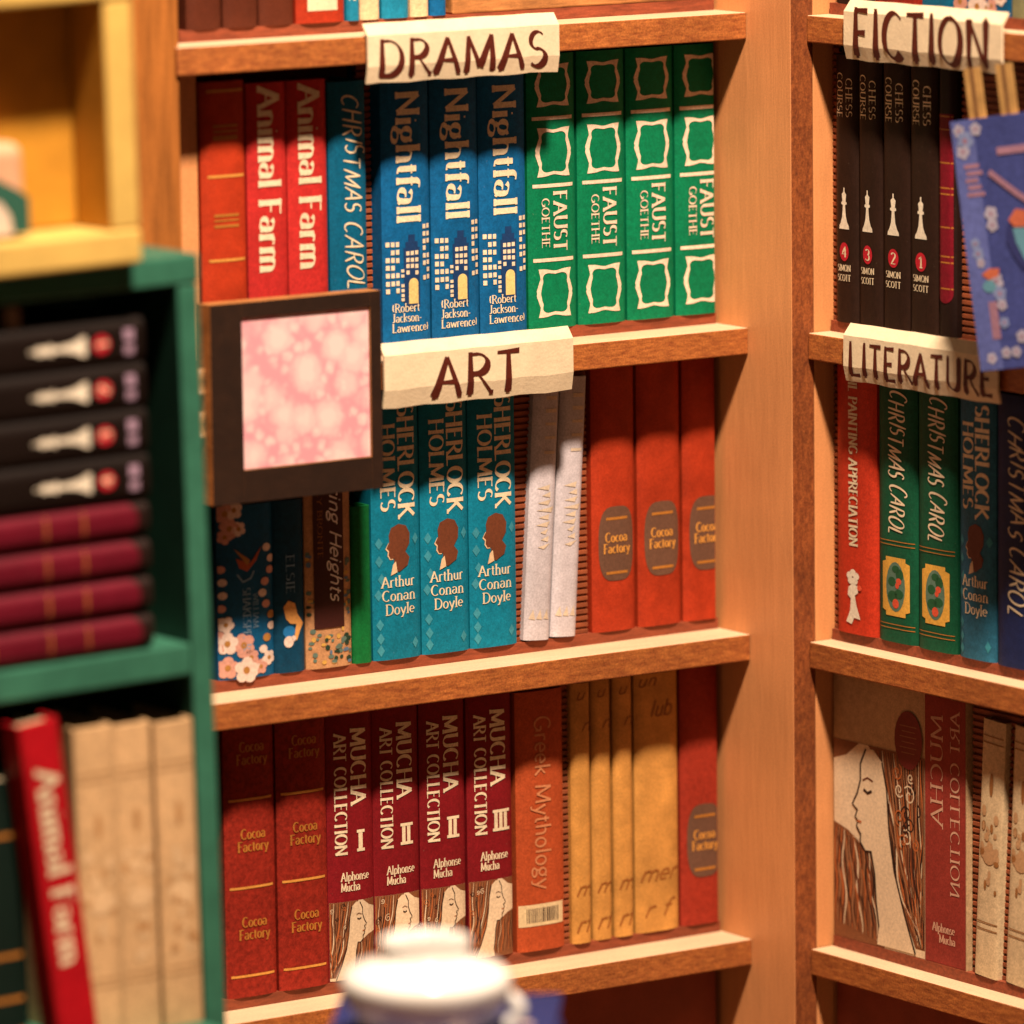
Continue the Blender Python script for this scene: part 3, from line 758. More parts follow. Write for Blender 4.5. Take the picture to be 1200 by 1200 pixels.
# the bare panel seen under the lowest shelf in view
m = MB(); m.box(XL+.03, -.009, .126, .13, FLOOR+.06, Z4-TH-.002, back_m); bpart(m, 'lower_panel', bc, bc_off)
# pale strip beside the first book, and ridged spacers between books
m = MB(); m.box(XL+.0005, -.6245, .1275, .16, Z2+RISE+.0005, Z1-TH-.002, wood_face); bpart(m, 'spacer_strip', bc, bc_off)
ridge_m = mat('ridged_brown_card', (0.34, 0.085, 0.03), 0.6, 40, 0.2, (1, 1, 3))
def ridged(parent, off, fn, z0, z1, length, name='ridged_spacer', pitch=.0068):
    """fn(s, depth, z) -> point; a vertical strip with horizontal ridges"""
    mb = MB(); z = z0; prof = []
    while z < z1:
        prof += [(0.0, z), (0.0, z+pitch*.52), (.0024, z+pitch*.62), (.0024, z+pitch*.94)]; z += pitch
    for (d0, za), (d1, zb) in zip(prof, prof[1:]):
        mb.face([fn(0, d0, za), fn(length, d0, za), fn(length, d1, zb), fn(0, d1, zb)], ridge_m)
    mb.v = [tuple(Vector(v)-off) for v in mb.v]
    o = mb.build(name, parent)
    s = o.modifiers.new('thickness', 'SOLIDIFY'); s.thickness = .004; s.offset = -1
    return o
for x0, x1, z, yy in ((-.2555, -.165, Z3, .1295), (-.2012, -.192, Z4, .1295), (-.4305, -.414, Z2, .141)):
    ridged(bc, bc_off, lambda s, d, zz, x0=x0, yy=yy: (x0+s, yy+d, zz), z+RISE+.0005, z+.29, x1-x0)

ORD = ['first', 'second', 'third', 'fourth']
Hh = .271
YB = .126
# --- row 1 (under the DRAMAS sign)
zb = Z2+RISE
make_book('rib', .0505, Hh, .058, 'orange_rib', d_ribbed_orange, 'red orange book with gilt bands, at the left end of the shelf under DRAMAS', (-.597, YB, zb))
b = make_book('farm', .0455, Hh-.004, .058, 'farm', d_farm, 'scarlet book with cream serif title, left one of the pair on the shelf under DRAMAS', (-.5470, YB, zb), group='scarlet books under the DRAMAS sign')
dup(b, (-.4998, YB, zb), 'scarlet book with cream serif title, right one of the pair, against the teal book')
make_book('carol', .0435, Hh-.008, .058, 'teal', d_carol, 'teal book with handwritten cream title beside the scarlet pair', (-.4522, YB, zb), L=.195, a=.36, hh=.50)
b = None
for i, x in enumerate((-.3850, -.3261, -.2678)):
    lab = 'blue book with cream title and city windows, %s of three, under the DRAMAS sign' % ('leftmost', 'middle', 'rightmost')[i]
    if b is None: b = make_book('night', .0565, Hh, .058, 'night', d_night, lab, (x, YB, zb), group='blue city books under the DRAMAS sign')
    else: dup(b, (x, YB, zb), lab)
b = None
for i, x in enumerate((-.2076, -.1465, -.0853)):
    lab = 'emerald green book with pale bracket frames, %s from the left of its four' % ORD[i]
    if b is None: b = make_book('faust', .0583, Hh+.006, .058, 'faust', d_faust, lab, (x, YB, zb), group='emerald green framed books')
    else: dup(b, (x, YB, zb), lab)
make_book('faust', .0583, Hh+.006, .058, 'faust', d_faust, 'emerald green book with its frames cut off by the wood panel, rightmost of four', (-.0244, YB, zb), group='emerald green framed books', clip=.0470)
# --- row 2 (under the ART sign)
zb = Z3+RISE
make_book('blossom', .0652, .172, .058, 'blossom', d_blossom, 'deep blue book with blossoms and an orange bird, below the pink picture', (-.5797, YB, zb))
make_book('fairy', .0352, .172, .058, 'fairy', d_fairy, 'narrow dark blue book with peach figure, below the pink picture', (-.5289, YB, zb))
make_book('wuther', .0538, .272, .058, 'tan', d_wuther, 'tan floral book with brown label and white script title', (-.4831, YB, zb))
make_book('green', .0228, .158, .058, 'green', d_none, 'narrow plain green book between tan floral and turquoise books', (-.4433, YB, zb))
b = None
for i, x in enumerate((-.4022, -.3435, -.2852)):
    lab = 'turquoise book with cream title and brown bust, %s of three, under the ART sign' % ('leftmost', 'middle', 'rightmost')[i]
    if b is None: b = make_book('sher', .0570, Hh, .058, 'sher', d_sherlock, lab, (x, YB, zb), group='turquoise bust books under the ART sign')
    else: dup(b, (x, YB, zb), lab)
lean = math.radians(3.6)
b = make_book('lav', .0315, .266, .05, 'lav', d_lavender, 'pale lavender book leaning right, left one of the leaning pair', (-.2338, YB-.002, zb+.0011), (0, lean, 0), group='leaning lavender books')
dup(b, (-.2002, YB-.002, zb+.0011), 'pale lavender book leaning right, right one, against the orange red books')
b = make_book('cocoa', .0535, Hh+.004, .058, 'cocoa', d_cocoa, 'orange red book with brown grey badge, leftmost of three beside the lavender books', (-.1353, YB, zb), group='orange red badge books')
dup(b, (-.0778, YB, zb), 'orange red book with brown grey badge, middle of three by the wood panel')
make_book('cocoa', .0535, Hh+.004, .058, 'cocoa', d_cocoa, 'orange red book with its badge cut off by the wood panel, rightmost of three', (-.0205, YB, zb), group='orange red badge books', clip=.0385)
# --- row 3
zb = Z4+RISE
b = make_book('cocoadk', .0585, Hh, .058, 'cocoa_dk', d_cocoa_dark, 'brick red book with three gilt bands, beside the green shelf post', (-.5797, YB, zb), group='brick red banded books')
dup(b, (-.5188, YB, zb), 'brick red book with three gilt bands, between its twin and the wine books')
for i, (x, num) in enumerate(((-.4611, 'I'), (-.4063, 'II'), (-.3500, 'II'), (-.2923, 'III'))):
    make_book('mucha', .0545, Hh, .058, 'mucha', d_mucha, ['wine red book marked I with profile print, leftmost of four', 'wine red book marked II, next to volume I', 'wine red book marked II, next to volume III', 'wine red book marked III, beside the rust book'][i],
              (x, YB, zb), group='wine red numbered books', num=num, seed=3+i)
make_book('greek', .0585, Hh-.002, .058, 'greek', d_greek, 'rust orange book with thin peach title and barcode label', (-.2311, YB, zb))
b = None
for i, x in enumerate((-.1800, -.1526, -.1257)):
    lab = 'narrow ochre book with brown handwriting, %s of three beside the wide one' % ('leftmost', 'middle', 'rightmost')[i]
    if b is None: b = make_book('yellow', .0238, Hh, .058, 'yellow', d_yellow, lab, (x, YB, zb), group='narrow ochre books')
    else: dup(b, (x, YB, zb), lab)
make_book('yellow', .0545, Hh, .058, 'yellow', d_yellow, 'wide ochre book with brown handwriting', (-.0836, YB, zb), wide=True)
make_book('cocoab', .0535, Hh+.003, .058, 'cocoa_badge', d_cocoa, 'crimson book with brown badge at the right end of the lowest book row', (-.0265, YB, zb), clip=.0455, lo=.05)
# --- row 0 (above the DRAMAS sign)
zb = Z1+RISE
b = None
for i, x in enumerate((-.6149, -.5735, -.5319)):
    lab = 'brown ribbed book on the top shelf, %s of three at its left end' % ('leftmost', 'middle', 'rightmost')[i]
    if b is None: b = make_book('brown', .0395, .25, .058, 'brown', d_none, lab, (x, YB, zb), group='brown ribbed books')
    else: dup(b, (x, YB, zb), lab)
make_book('redlab', .056, .25, .058, 'redlab', d_label, 'red book with cream label on the top shelf', (-.4819, YB, zb))
make_book('teal', .0145, .25, .058, 'teal2', d_stripe, 'thin teal book on the top shelf, beside the red labelled book', (-.4436, YB, zb))
make_book('cream', .0225, .25, .058, 'cream_lt', d_none, 'thin cream book between two teal books on the top shelf', (-.4236, YB, zb))
make_book('teal', .0315, .25, .058, 'teal2', d_stripe, 'teal book between two cream books on the top shelf', (-.3939, YB, zb))
make_book('cream', .0215, .25, .058, 'cream_lt', d_none, 'thin cream book left of the blue book on the top shelf', (-.3645, YB, zb))
make_book('blue', .0190, .25, .058, 'night', d_none, 'thin blue book beside the sandy wooden box on the top shelf', (-.3427, YB, zb))
t = thing('storage_box', 'wide sandy wooden box at the right end of the top shelf', 'box', (-.168, YB, zb))
m = MB(); bw = mat('sandy_grain_wood', (0.58, 0.24, 0.075), 0.6, 30, 0.3, (0.7, 3, 4), 0.2, 60, blotch=.2)
m.box(-.158, .163, -.002, .055, 0, .21, bw); m.build('body', t, bevel=.002)
m = MB(); m.box(-.160, .165, -.004, .057, .2105, .25, bw); m.build('lid', t, bevel=.002)

# ------------------------------------------------------------------ right bookcase (front faces -x)
XS, XB = 0.0195, 0.048
rc = thing('bookcase', 'orange wood bookcase with the FICTION and LITERATURE shelves, right of the corner', 'bookcase', (.07, -.35, FLOOR))
rc_off = Vector((.07, -.35, FLOOR))
for z, _ in SHELVES:
    m = MB(); m.box(XS, XB+.07, -.72, -.0012, z-TH, z, under, left=edge_y, top=top_y, back=edge_z)
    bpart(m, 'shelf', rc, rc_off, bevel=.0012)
    r = MB(); r.box(XB-.0015, XB+.07, -.71, -.004, z+.0002, z+RISE, riser_m); bpart(r, 'riser_strip', rc, rc_off)
m = MB(); m.box(.0284, .13, 0, .02, FLOOR, 1.30, wood_face); bpart(m, 'side_panel', rc, rc_off, bevel=.0008)
m = MB(); m.box(.0284, .13, -.742, -.722, FLOOR, 1.30, wood_face, left=edge_z); bpart(m, 'side_panel', rc, rc_off, bevel=.0008)
m = MB(); m.box(.119, .127, -.72, -.001, FLOOR, 1.29, back_m); bpart(m, 'back_panel', rc, rc_off)
m = MB(); m.box(XB, XB+.004, -.71, -.008, FLOOR+.06, Z4-TH-.002, back_m); bpart(m, 'lower_panel', rc, rc_off)
for y0, y1, z in ((-.0002, -.0112, Z2), (-.2095, -.40, Z2), (-.0002, -.0128, Z3), (-.2255, -.44, Z4)):
    ridged(rc, rc_off, lambda s, d, zz, y0=y0: (XB+.0045+d, y0-s, zz), z+RISE+.0005, z+.29, abs(y1-y0))
RR = (0, 0, -PI/2)
zb = Z2+RISE
for i, (y, n) in enumerate(((-.0303, '4'), (-.0690, '3'), (-.1108, '2'), (-.1556, '1'))):
    make_book('chess', (.0365, .0370, .0420, .0430)[i], Hh, .058, 'chess', d_chess, 'black brown book with white chess king, numbered %s, under FICTION' % n, (XB, y, zb), RR, 'black chess books under FICTION', num=n)
make_book('dkred', .0262, Hh, .058, 'dkred', d_red_ribbed, 'dark book with rounded red label beside the black chess books', (XB, -.1932, zb), RR)
zb = Z3+RISE
make_book('oil', .0650, Hh+.004, .058, 'oil', d_oil, 'vermilion book with white flower figure, left end of the LITERATURE shelf', (XB, -.0463, zb), RR)
b = make_book('carolg', .0622, Hh, .058, 'carol_green', d_carol, 'bottle green book with yellow framed flower, next to the vermilion book', (XB, -.1120, zb), RR, 'bottle green books under LITERATURE', frame=True, L=.148, a=.36, hh=.40, h0=.258)
dup(b, (XB, -.1768, zb), 'bottle green book with yellow framed flower, next to the slate blue book')
make_book('sher', .0565, Hh, .058, 'sher_dim', d_sherlock, 'slate blue book with brown bust on the LITERATURE shelf', (XB, -.2400, zb), RR)
make_book('carolb', .0560, Hh, .058, 'carol_blue', d_carol, 'indigo book with handwritten title at the right edge of the LITERATURE shelf', (XB, -.3000, zb), RR, L=.20, a=.42, hh=.42)
make_book('fill', .0560, Hh, .058, 'cocoa_dk', d_cocoa_dark, 'brick red book right of the indigo book, out past the photo edge', (XB, -.3600, zb), RR)
# face-out jacket, lowest right row
jk_oval = ink('oval_dark_red_ink', '7A2420')
jk_txt = ink('jacket_pale_text_ink', 'E0AE90')
zb = Z4+RISE
t = thing('book', 'face out book with long haired profile cover and dusty red strip', 'book', (XB, -.1125, zb), RR)
w, h = .2170, Hh+.003
BULGE = 0.0
book_body(t, w, h, .06, C['jacket'])
S = Spine(w, h)
def jk(mb):
    wa = .1505
    profile_art(S, mb, .0008, wa, .0008, .207, True, 40, 11)
    S.ell(mb, wa*.83, .222, wa*.15, .030, jk_oval, 8, 24)
    for k in range(6): S.rect(mb, wa*(.74+.02*(k % 2)), wa*(.92-.02*(k % 2)), .236-k*.0055, .2368-k*.0055, art_tan, 9)
part(t, 'portrait_print', jk)
def js(mb): S.rect(mb, .1512, w-.0004, .0006, h-.0006, C['jk_red'], 1)
part(t, 'red_strip', js)
part(t, 'title', lambda mb: (S.mir(mb, 'MUCHA', .1795, .255, .0185, .115, jk_txt, lvl=2, weight=.15), S.mir(mb, 'ART COLLECTION', .2065, .262, .0140, .190, jk_txt, lvl=2, weight=.16)))
part(t, 'author_name', lambda mb: (S.hz(mb, 'Alphonse', .163, .0335, .0085, .036, jk_txt, lvl=2, weight=.2), S.hz(mb, 'Mucha', .174, .0225, .0085, .026, jk_txt, lvl=2, weight=.2)))
BULGE = 0.0014
lean2 = math.radians(3.2)
b = make_book('cream', .0350, .262, .05, 'cream_lt', d_cream, 'pale cream book with faded ornament, leaning beside the face out book', (XB-.002, -.2545, zb+.001), (0, lean2, -PI/2), 'pale cream leaning books')
dup(b, (XB-.002, -.3040, zb+.001), 'pale cream book with faded ornament at the right photo edge, lowest row')
# top right row
zb = Z1+RISE
make_book('r', .056, .25, .058, 'dkred', d_red_ribbed, 'dark red banded book on the top shelf behind the FICTION sign, at the corner', (XB, -.045, zb), RR)
make_book('r', .075, .25, .058, 'cocoa_dk', d_none, 'plain brick red book on the top shelf behind the FICTION sign', (XB, -.115, zb), RR)
make_book('r', .085, .25, .058, 'blossom', d_blossom, 'blue and white blossom book on the top shelf behind the FICTION sign', (XB, -.245, zb), RR)
make_book('r', .05, .25, .058, 'teal', d_none, 'teal book on the top shelf between the brick red and blossom books', (XB, -.177, zb), RR)
make_book('r', .07, .25, .058, 'greygreen', d_none, 'grey green book on the top shelf at the right edge of the photo', (XB, -.328, zb), RR)

# ------------------------------------------------------------------ shelf signs (bent card)
def sign(txt, org, xdir, ndir, length, rise, yb, drop1, drop2, label, toff, tlen, cap, tb):
    """profile: lies on the shelf top, folds over the front, kicks back at the bottom"""
    t = thing('shelf_sign', label, 'sign', org, (0, 0, math.atan2(xdir[1], xdir[0])), 'lettered shelf signs')
    th = .0026
    org = (org[0], org[1], org[2])
    # local: x along, -y outward, z up.  (y,z) of the visible surface
    P = [(yb, rise+.0105), (-.0042, rise+.0016), (-.0062, rise-.001), (-.0065, -drop1), (-.0030, -drop2)]
    n = 14; mb = MB(); L = length
    # inner offset
    Q = []
    for i, p in enumerate(P):
        a = P[max(i-1, 0)]; c = P[min(i+1, len(P)-1)]
        d = Vector((c[0]-a[0], c[1]-a[1])).normalized(); nrm = Vector((-d.y, d.x))
        if nrm.x < 0 and i > 1: nrm = -nrm
        if i <= 1: nrm = Vector((0, -1)) if i == 0 else Vector((.6, -.8))
        Q.append((p[0]+nrm.x*th, p[1]+nrm.y*th))
    R = random.Random(len(txt)*3)
    xs = [L*i/n for i in range(n+1)]
    wob = [0.0007*math.sin(i*1.7+len(txt)) for i in range(n+1)]
    for i in range(n):
        for j in range(len(P)-1):
            f = lambda k, l, PP: (xs[k], PP[l][0]+wob[k]*.4, PP[l][1]+wob[k]*(1 if l > 2 else .3))
            mb.face([f(i, j, P), f(i, j+1, P), f(i+1, j+1, P), f(i+1, j, P)], sign_m)
            mb.face([f(i+1, j, Q), f(i+1, j+1, Q), f(i, j+1, Q), f(i, j, Q)], sign_m)
        mb.face([f(i, len(P)-1, P), f(i, len(P)-1, Q), f(i+1, len(P)-1, Q), f(i+1, len(P)-1, P)], sign_m)
        mb.face([f(i, 0, Q), f(i, 0, P), f(i+1, 0, P), f(i+1, 0, Q)], sign_m)
    for k in (0, n):
        for j in range(len(P)-1):
            q = [f(k, j, P), f(k, j, Q), f(k, j+1, Q), f(k, j+1, P)]
            mb.face(q if k == 0 else q[::-1], sign_m)
    mb.build('card', t)
    # lettering mapped on the profile below z=0.0005
    s1 = drop1+.0005
    def to3(a, b, l=0.0):
        # b measured down-negative from the top fold
        i = min(max(a/L*n, 0), n-1e-6); k = int(i); wv = wob[k]+(wob[k+1]-wob[k])*(i-k)
        dd = -b; e = .0005+l
        if dd <= s1: return (a, -.0062-.0003*dd/s1-e+wv*.4, .0005-dd+wv*.3)
        q = dd-s1; dy = .0035; dz = -(drop2-drop1); ln = math.hypot(dy, dz)
        return (a, -.0065+dy*q/ln-e+wv*.4, -drop1+dz*q/ln+wv*.8-e*.3)
    tm = MB()
    write(tm, to3, txt, (toff, tb), (1, 0), (0, 1), cap, tlen, sign_ink, 'sign', weight=.235, nib=30, thin=.30)
    tm.build('lettering', t)
    return t
sign('DRAMAS', (-.4645, YF, Z1), (1, 0), (0, -1), .2275, .0015, .003, .030, .0465, 'cream bent card sign reading DRAMAS', .011, .205, .0345, -.0405)
sign('ART', (-.4505, YF, Z2), (1, 0), (0, -1), .227, .0085, .003, .027, .0450, 'cream bent card sign reading ART', .056, .110, .0390, -.0385)
sign('FICTION', (XS, -.0700, Z1), (0, -1), (-1, 0), .2500, .009, .003, .026, .0400, 'cream bent card sign reading FICTION', .014, .222, .046, -.0360)
sign('LITERATURE', (XS, -.0680, Z2), (0, -1), (-1, 0), .2450, .006, .003, .026, .0410, 'cream bent card sign reading LITERATURE', .008, .232, .032, -.0345)

# ------------------------------------------------------------------ pink picture in a dark frame
FX0, FX1, FZ0, FZ1 = -.6625, -.4665, .519, .7135
t = thing('picture_frame', 'pink blossom picture in a dark brown square frame', 'picture', ((FX0+FX1)/2, .048, (FZ0+FZ1)/2))
off = Vector(((FX0+FX1)/2, .048, (FZ0+FZ1)/2))
ix0, ix1, iz0, iz1 = -.6270, -.4788, .5505, .6990
m = MB()
edge_tan = mat('frame_tan_edge', (0.46, 0.19, 0.055), 0.55, 40, 0.2, (1, 1, 1), 0.2, 200)
def fbox(x0, x1, z0, z1): m.box(x0, x1, .048, .0705, z0, z1, edge_tan, front=dark_frame)
fbox(FX0, ix0, FZ0, FZ1); fbox(ix1, FX1, FZ0, FZ1); fbox(ix0+.0001, ix1-.0001, FZ0, iz0); fbox(ix0+.0001, ix1-.0001, iz1, FZ1)
bpart(m, 'frame', t, off)
pm = bpy.data.materials.new('pink_blossom_print'); pm.use_nodes = True
nt = pm.node_tree; N = nt.nodes; L_ = nt.links; bs = N['Principled BSDF']; bs.inputs['Roughness'].default_value = .45
tc = N.new('ShaderNodeTexCoord'); nz = N.new('ShaderNodeTexNoise'); nz.inputs['Scale'].default_value = 95; nz.inputs['Detail'].default_value = 2
mxv = N.new('ShaderNodeVectorMath'); mxv.operation = 'SCALE'; mxv.inputs['Scale'].default_value = .011
av = N.new('ShaderNodeVectorMath'); av.operation = 'ADD'
L_.new(tc.outputs['Object'], nz.inputs['Vector']); L_.new(nz.outputs['Color'], mxv.inputs[0]); L_.new(tc.outputs['Object'], av.inputs[0]); L_.new(mxv.outputs[0], av.inputs[1])
vo = N.new('ShaderNodeTexVoronoi'); vo.inputs['Scale'].default_value = 34; vo.inputs['Randomness'].default_value = 1.0
L_.new(av.outputs[0], vo.inputs['Vector'])
vo2 = N.new('ShaderNodeTexVoronoi'); vo2.inputs['Scale'].default_value = 66
L_.new(av.outputs[0], vo2.inputs['Vector'])
mn = N.new('ShaderNodeMath'); mn.operation = 'MINIMUM'
k2 = N.new('ShaderNodeMath'); k2.operation = 'ADD'; k2.inputs[1].default_value = .18
L_.new(vo2.outputs['Distance'], k2.inputs[0]); L_.new(vo.outputs['Distance'], mn.inputs[0]); L_.new(k2.outputs[0], mn.inputs[1])
rp = N.new('ShaderNodeValToRGB'); rp.color_ramp.interpolation = 'EASE'
rp.color_ramp.elements[0].position = .40; rp.color_ramp.elements[0].color = (.85, .55, .54, 1)
rp.color_ramp.elements[1].position = .72; rp.color_ramp.elements[1].color = (.78, .34, .39, 1)
e = rp.color_ramp.elements.new(.24); e.color = (.87, .63, .60, 1)
L_.new(mn.outputs[0], rp.inputs['Fac']); L_.new(rp.outputs['Color'], bs.inputs['Base Color'])
m = MB(); m.box(ix0+.0006, ix1-.0006, .0505, .0695, iz0+.0006, iz1-.0006, pm); bpart(m, 'blossom_print', t, off)
brass = mat('old_brass', (0.38, 0.17, 0.06), 0.45, 60, 0.15)
for z in (.640, .598):
    m = MB(); m.tube([(FX0-.0045, .060, z-.012), (FX0-.006, .060, z), (FX0-.0045, .060, z+.012)], .0042, brass); bpart(m, 'hinge', t, off, smooth=True)

# ------------------------------------------------------------------ green shelf unit, its contents, the yellow crate (all tilted together by about a degree)
TILT = .0225
PIV = Vector((-.855, -.25, .445))
MT = Matrix.Translation(PIV) @ Matrix.Rotation(-TILT, 4, 'Y') @ Matrix.Translation(-PIV)
def tilt(o):
    o.matrix_world = MT @ (Matrix.Translation(o.location) @ o.rotation_euler.to_matrix().to_4x4()); return o
g_off = Vector((-1.05, -.18, FLOOR))
gu = thing('shelf_unit', 'green painted shelf unit with dark stacked books, left foreground', 'shelf unit', g_off)
GX0, GX1, GY0, GY1 = -1.29, -.852, -.25, -.10
def gbox(name, *a, mm=None, **k):
    m = MB(); m.box(*a, mm or green_m, **k); return bpart(m, name, gu, g_off, bevel=.0022)
gbox('side_panel', GX1-.0225, GX1, GY0, GY1, FLOOR+.008, .776, left=green_shade)
gbox('side_panel', GX0, GX0+.0225, GY0, GY1, FLOOR+.008, .776)
gbox('top_board', GX0, GX1+.001, GY0-.001, GY1, .7765, .803)
gbox('shelf', GX0+.023, GX1-.023, GY0-.0005, GY1, .4195, .4485)
gbox('shelf', GX0+.023, GX1-.023, GY0-.036, GY1, .068, .097)
gbox('shelf', GX0+.023, GX1-.023, GY0, GY1, FLOOR+.03, FLOOR+.058)
gbox('back_panel', GX0+.023, GX1-.023, GY1-.012, GY1-.002, FLOOR+.06, .776, mm=green_shade)
tilt(gu)
# stacked books lie flat, spines out, their tops to the left
zz = .4486
BULGE = 0.011
for i in range(4):
    tk = .0345
    b = make_book('red', tk-.001, .26, .10, 'dkred', d_red_ribbed, 'dark red ribbed book lying flat, %s in the green unit' % ('lowest of the stack', 'second up in the stack', 'third up in the stack', 'just under the chess books')[i],
                  (-.914, -.2400, zz+tk/2), (0, -PI/2, 0), 'dark red books lying in the green unit', b0=.012, b1=.25, bands_at=(.142, .095, .064), lm=crimson_label)
    tilt(b); zz += tk
BULGE = 0.0045
for i in range(4):
    tk = .0412
    b = make_book('chess', tk-.001, .262, .10, 'chess_dk', d_chess, 'black chess book lying flat, %s in the green unit' % ('lowest of the four', 'second up of the four', 'third up of the four', 'on top of the stack')[i],
                  (-.912, -.2465, zz+tk/2), (0, -PI/2, 0), 'black chess books lying in the green unit', num=str(4-i), small=True)
    tilt(b); zz += tk
m = MB(); m.box(-.007, .007, -.006, .006, 0, .020, mat('dull_peg_wood', (.25, .17, .11), .6)); o = m.build('wooden_peg', bevel=.001); o.location = (-1.042, -.238, zz+.0004)
tag(o, 'small dull wooden peg on top of the black chess books', 'peg'); tilt(o)
for i in range(3):
    b = make_book('cream', (.0408, .0402, .0410)[i], .288-.003*i, .10, 'cream', d_cream, 'cream book with blurred brown ornament in the green unit, %s of three' % ('leftmost', 'middle', 'rightmost')[i],
                  (-.9815+.0428*i, -.2475+.003*(i == 1), .0972), (0, 0, 0), 'cream books in the green unit', hollow=True, seed=i, faint=True)
    tilt(b)
b = make_book('farm', .041, .306, .028, 'farm2', d_farm, 'bright red book with white title leaning on the cream books in the green unit', (-1.0250, -.2785, .0978+.0020), (0, -.100, 0))
tilt(b)
b = make_book('dark', .045, .252, .09, 'blackgreen', d_stripe, 'black green book behind the leaning red book in the green unit', (-1.082, -.2465, .0972), (0, 0, 0), m=dull_gold)
tilt(b)
# yellow crate
y_off = Vector((-1.07, -.2, .8035))
yc = thing('crate', 'yellow painted open crate on top of the green shelf unit', 'crate', y_off)
YX0, YX1, YY0, YY1 = -1.22, -.9236, -.272, -.150
def ybox(name, *a, **k):
    m = MB(); m.box(*a, k.pop('mm', yellow_m), **k); return bpart(m, name, yc, y_off, bevel=.0035, seg=3)
ybox('bottom_board', YX0, YX1, YY0-.002, YY1, .8035, .834)
ybox('side_board', YX1-.0295, YX1, YY0, YY1, .8343, 1.0397, left=yellow_bounce)
ybox('side_board', YX0, YX0+.0295, YY0, YY1, .8343, 1.0397)
ybox('top_board', YX0, YX1, YY0-.002, YY1, 1.04, 1.072)
ybox('back_board', YX0+.03, YX1-.03, -.2130, -.203, .8345, 1.0395, mm=yellow_bounce)
tilt(yc)
# rounded canister in the crate
t = thing('canister', 'rounded peach and green canister inside the yellow crate', 'canister', (-1.068, -.244, .8345))
peach_m = mat('peach_glaze', (.80, .42, .24), .45, 30, .05); can_g = mat('canister_green', (.03, .11, .075), .45, 30, .05); can_c = mat('canister_cream', (.66, .52, .40), .45, 30, .05)
def rbox(x0, x1, y0, y1, z0, z1, m_, name, bev):
    mb = MB(); mb.box(x0, x1, y0, y1, z0, z1, m_); return mb.build(name, t, bevel=bev, smooth=False, seg=5)
rbox(-.038, .038, -.014, .028, 0, .085, peach_m, 'body', .012)
mb = MB()
P = [(.0385, .004), (.0385, .036), (.025, .045), (.005, .055), (-.0385, .064), (-.0385, .044), (-.010, .041), (.010, .034), (.019, .022), (.022, .004)]
n = len(P)
mb.mesh([(x, -.0150, z) for x, z in P]+[(x, .0, z) for x, z in P], [tuple(range(n))]+[(i, n+i, n+(i+1) % n, (i+1) % n) for i in range(n)], can_g)
mb.build('green_wave', t)
mb = MB(); P = [(.0215, .004), (.0185, .0215), (.0095, .0335), (-.0105, .0405), (-.038, .0435), (-.038, .004)]; n = len(P)
mb.mesh([(x, -.0148, z) for x, z in P]+[(x, .0, z) for x, z in P], [tuple(range(n))]+[(i, n+i, n+(i+1) % n, (i+1) % n) for i in range(n)], can_c)
mb.build('cream_panel', t)
tilt(t)

# ------------------------------------------------------------------ blue floral book hanging on straps at the right
mute_a = ink('muted_petal_ink', 'A9A4B8'); mute_b = ink('muted_blue_petal_ink', '7F8DB8'); mute_c = ink('muted_rose_ink', '9A7286'); mute_o = ink('muted_orange_ink', 'C0664A')
blue_cov = paper('violet_blue_paper', '414A86', blotch=.15); blue_sp = paper('violet_spine_paper', '5C66A4', blotch=.15)
u = Vector((.25, -.968, 0)).normalized(); zv = Vector((0, 0, 1)); aa = math.radians(8.8)
rx = u*math.cos(aa)+zv*math.sin(aa); up = zv*math.cos(aa)-u*math.sin(aa); nb = rx.cross(up)   # nb points away from viewer?
BL = Vector((-.055, -.3253, .8783))-up*.242
if nb.dot(Vector((-3.9, -5.1, 1.4))-BL) > 0: nb = -nb
Mx = Matrix((rx, nb, up)).transposed()
t = thing('book', 'violet blue floral book hanging tilted on two tan straps at the right edge', 'book', BL, Mx.to_euler())
m = MB(); m.box(0, .165, 0, .003, 0, .242, blue_cov); m.box(0, .165, .019, .022, 0, .242, blue_cov); m.box(0, .003, .0031, .0189, 0, .242, blue_sp); m.build('cover', t, bevel=.0008)
m = MB(); m.box(.0032, .160, .0032, .0188, .003, .2405, mat('peach_pages', (.62, .34, .24), .7, 30, .1, (1, 14, 1))); m.build('page_block', t)
m = MB()
class Flat(Spine):
    def at(s, a, b, lift=0.0, lvl=1): return (a, -.0004-.0002*lvl-lift, b)
F = Flat(.165, .242)
R = random.Random(4)
F.rect(m, .0006, .028, .0006, .2414, blue_sp, .5)
m.build('spine_strip', t)
m = MB()
for a, b, r in ((.010, .232, .007), (.016, .222, .010), (.012, .212, .008), (.030, .232, .007), (.014, .150, .0), (.013, .123, .006), (.015, .113, .007), (.017, .104, .005), (.036, .150, .008), (.036, .139, .007), (.032, .085, .009), (.035, .073, .008), (.036, .062, .006), (.036, .045, .006), (.016, .012, .006), (.034, .016, .006), (.046, .016, .006), (.055, .030, .007), (.075, .024, .008), (.1, .02, .009), (.13, .025, .008), (.15, .03, .009)):
    if r: flower(F, m, a, b, r, R.choice((mute_a, mute_b, mute_a)), 2, mid=mute_c)
m.build('blossom_print', t)
m = MB()
for k in range(5): F.rect(m, .011+.002*(k % 2), .032-.003*(k % 3), .168+k*.0068, .172+k*.0068, mute_c, 2)
F.rect(m, .020, .030, .030, .066, mute_c, 2); F.rect(m, .052, .150, .205, .212, mute_c, 2)
m.build('faded_title', t)
m = MB()
ribbon(m, [(.040, .190), (.055, .178), (.072, .165), (.095, .150)], lambda a, b: .006, F.f(3), mute_c)
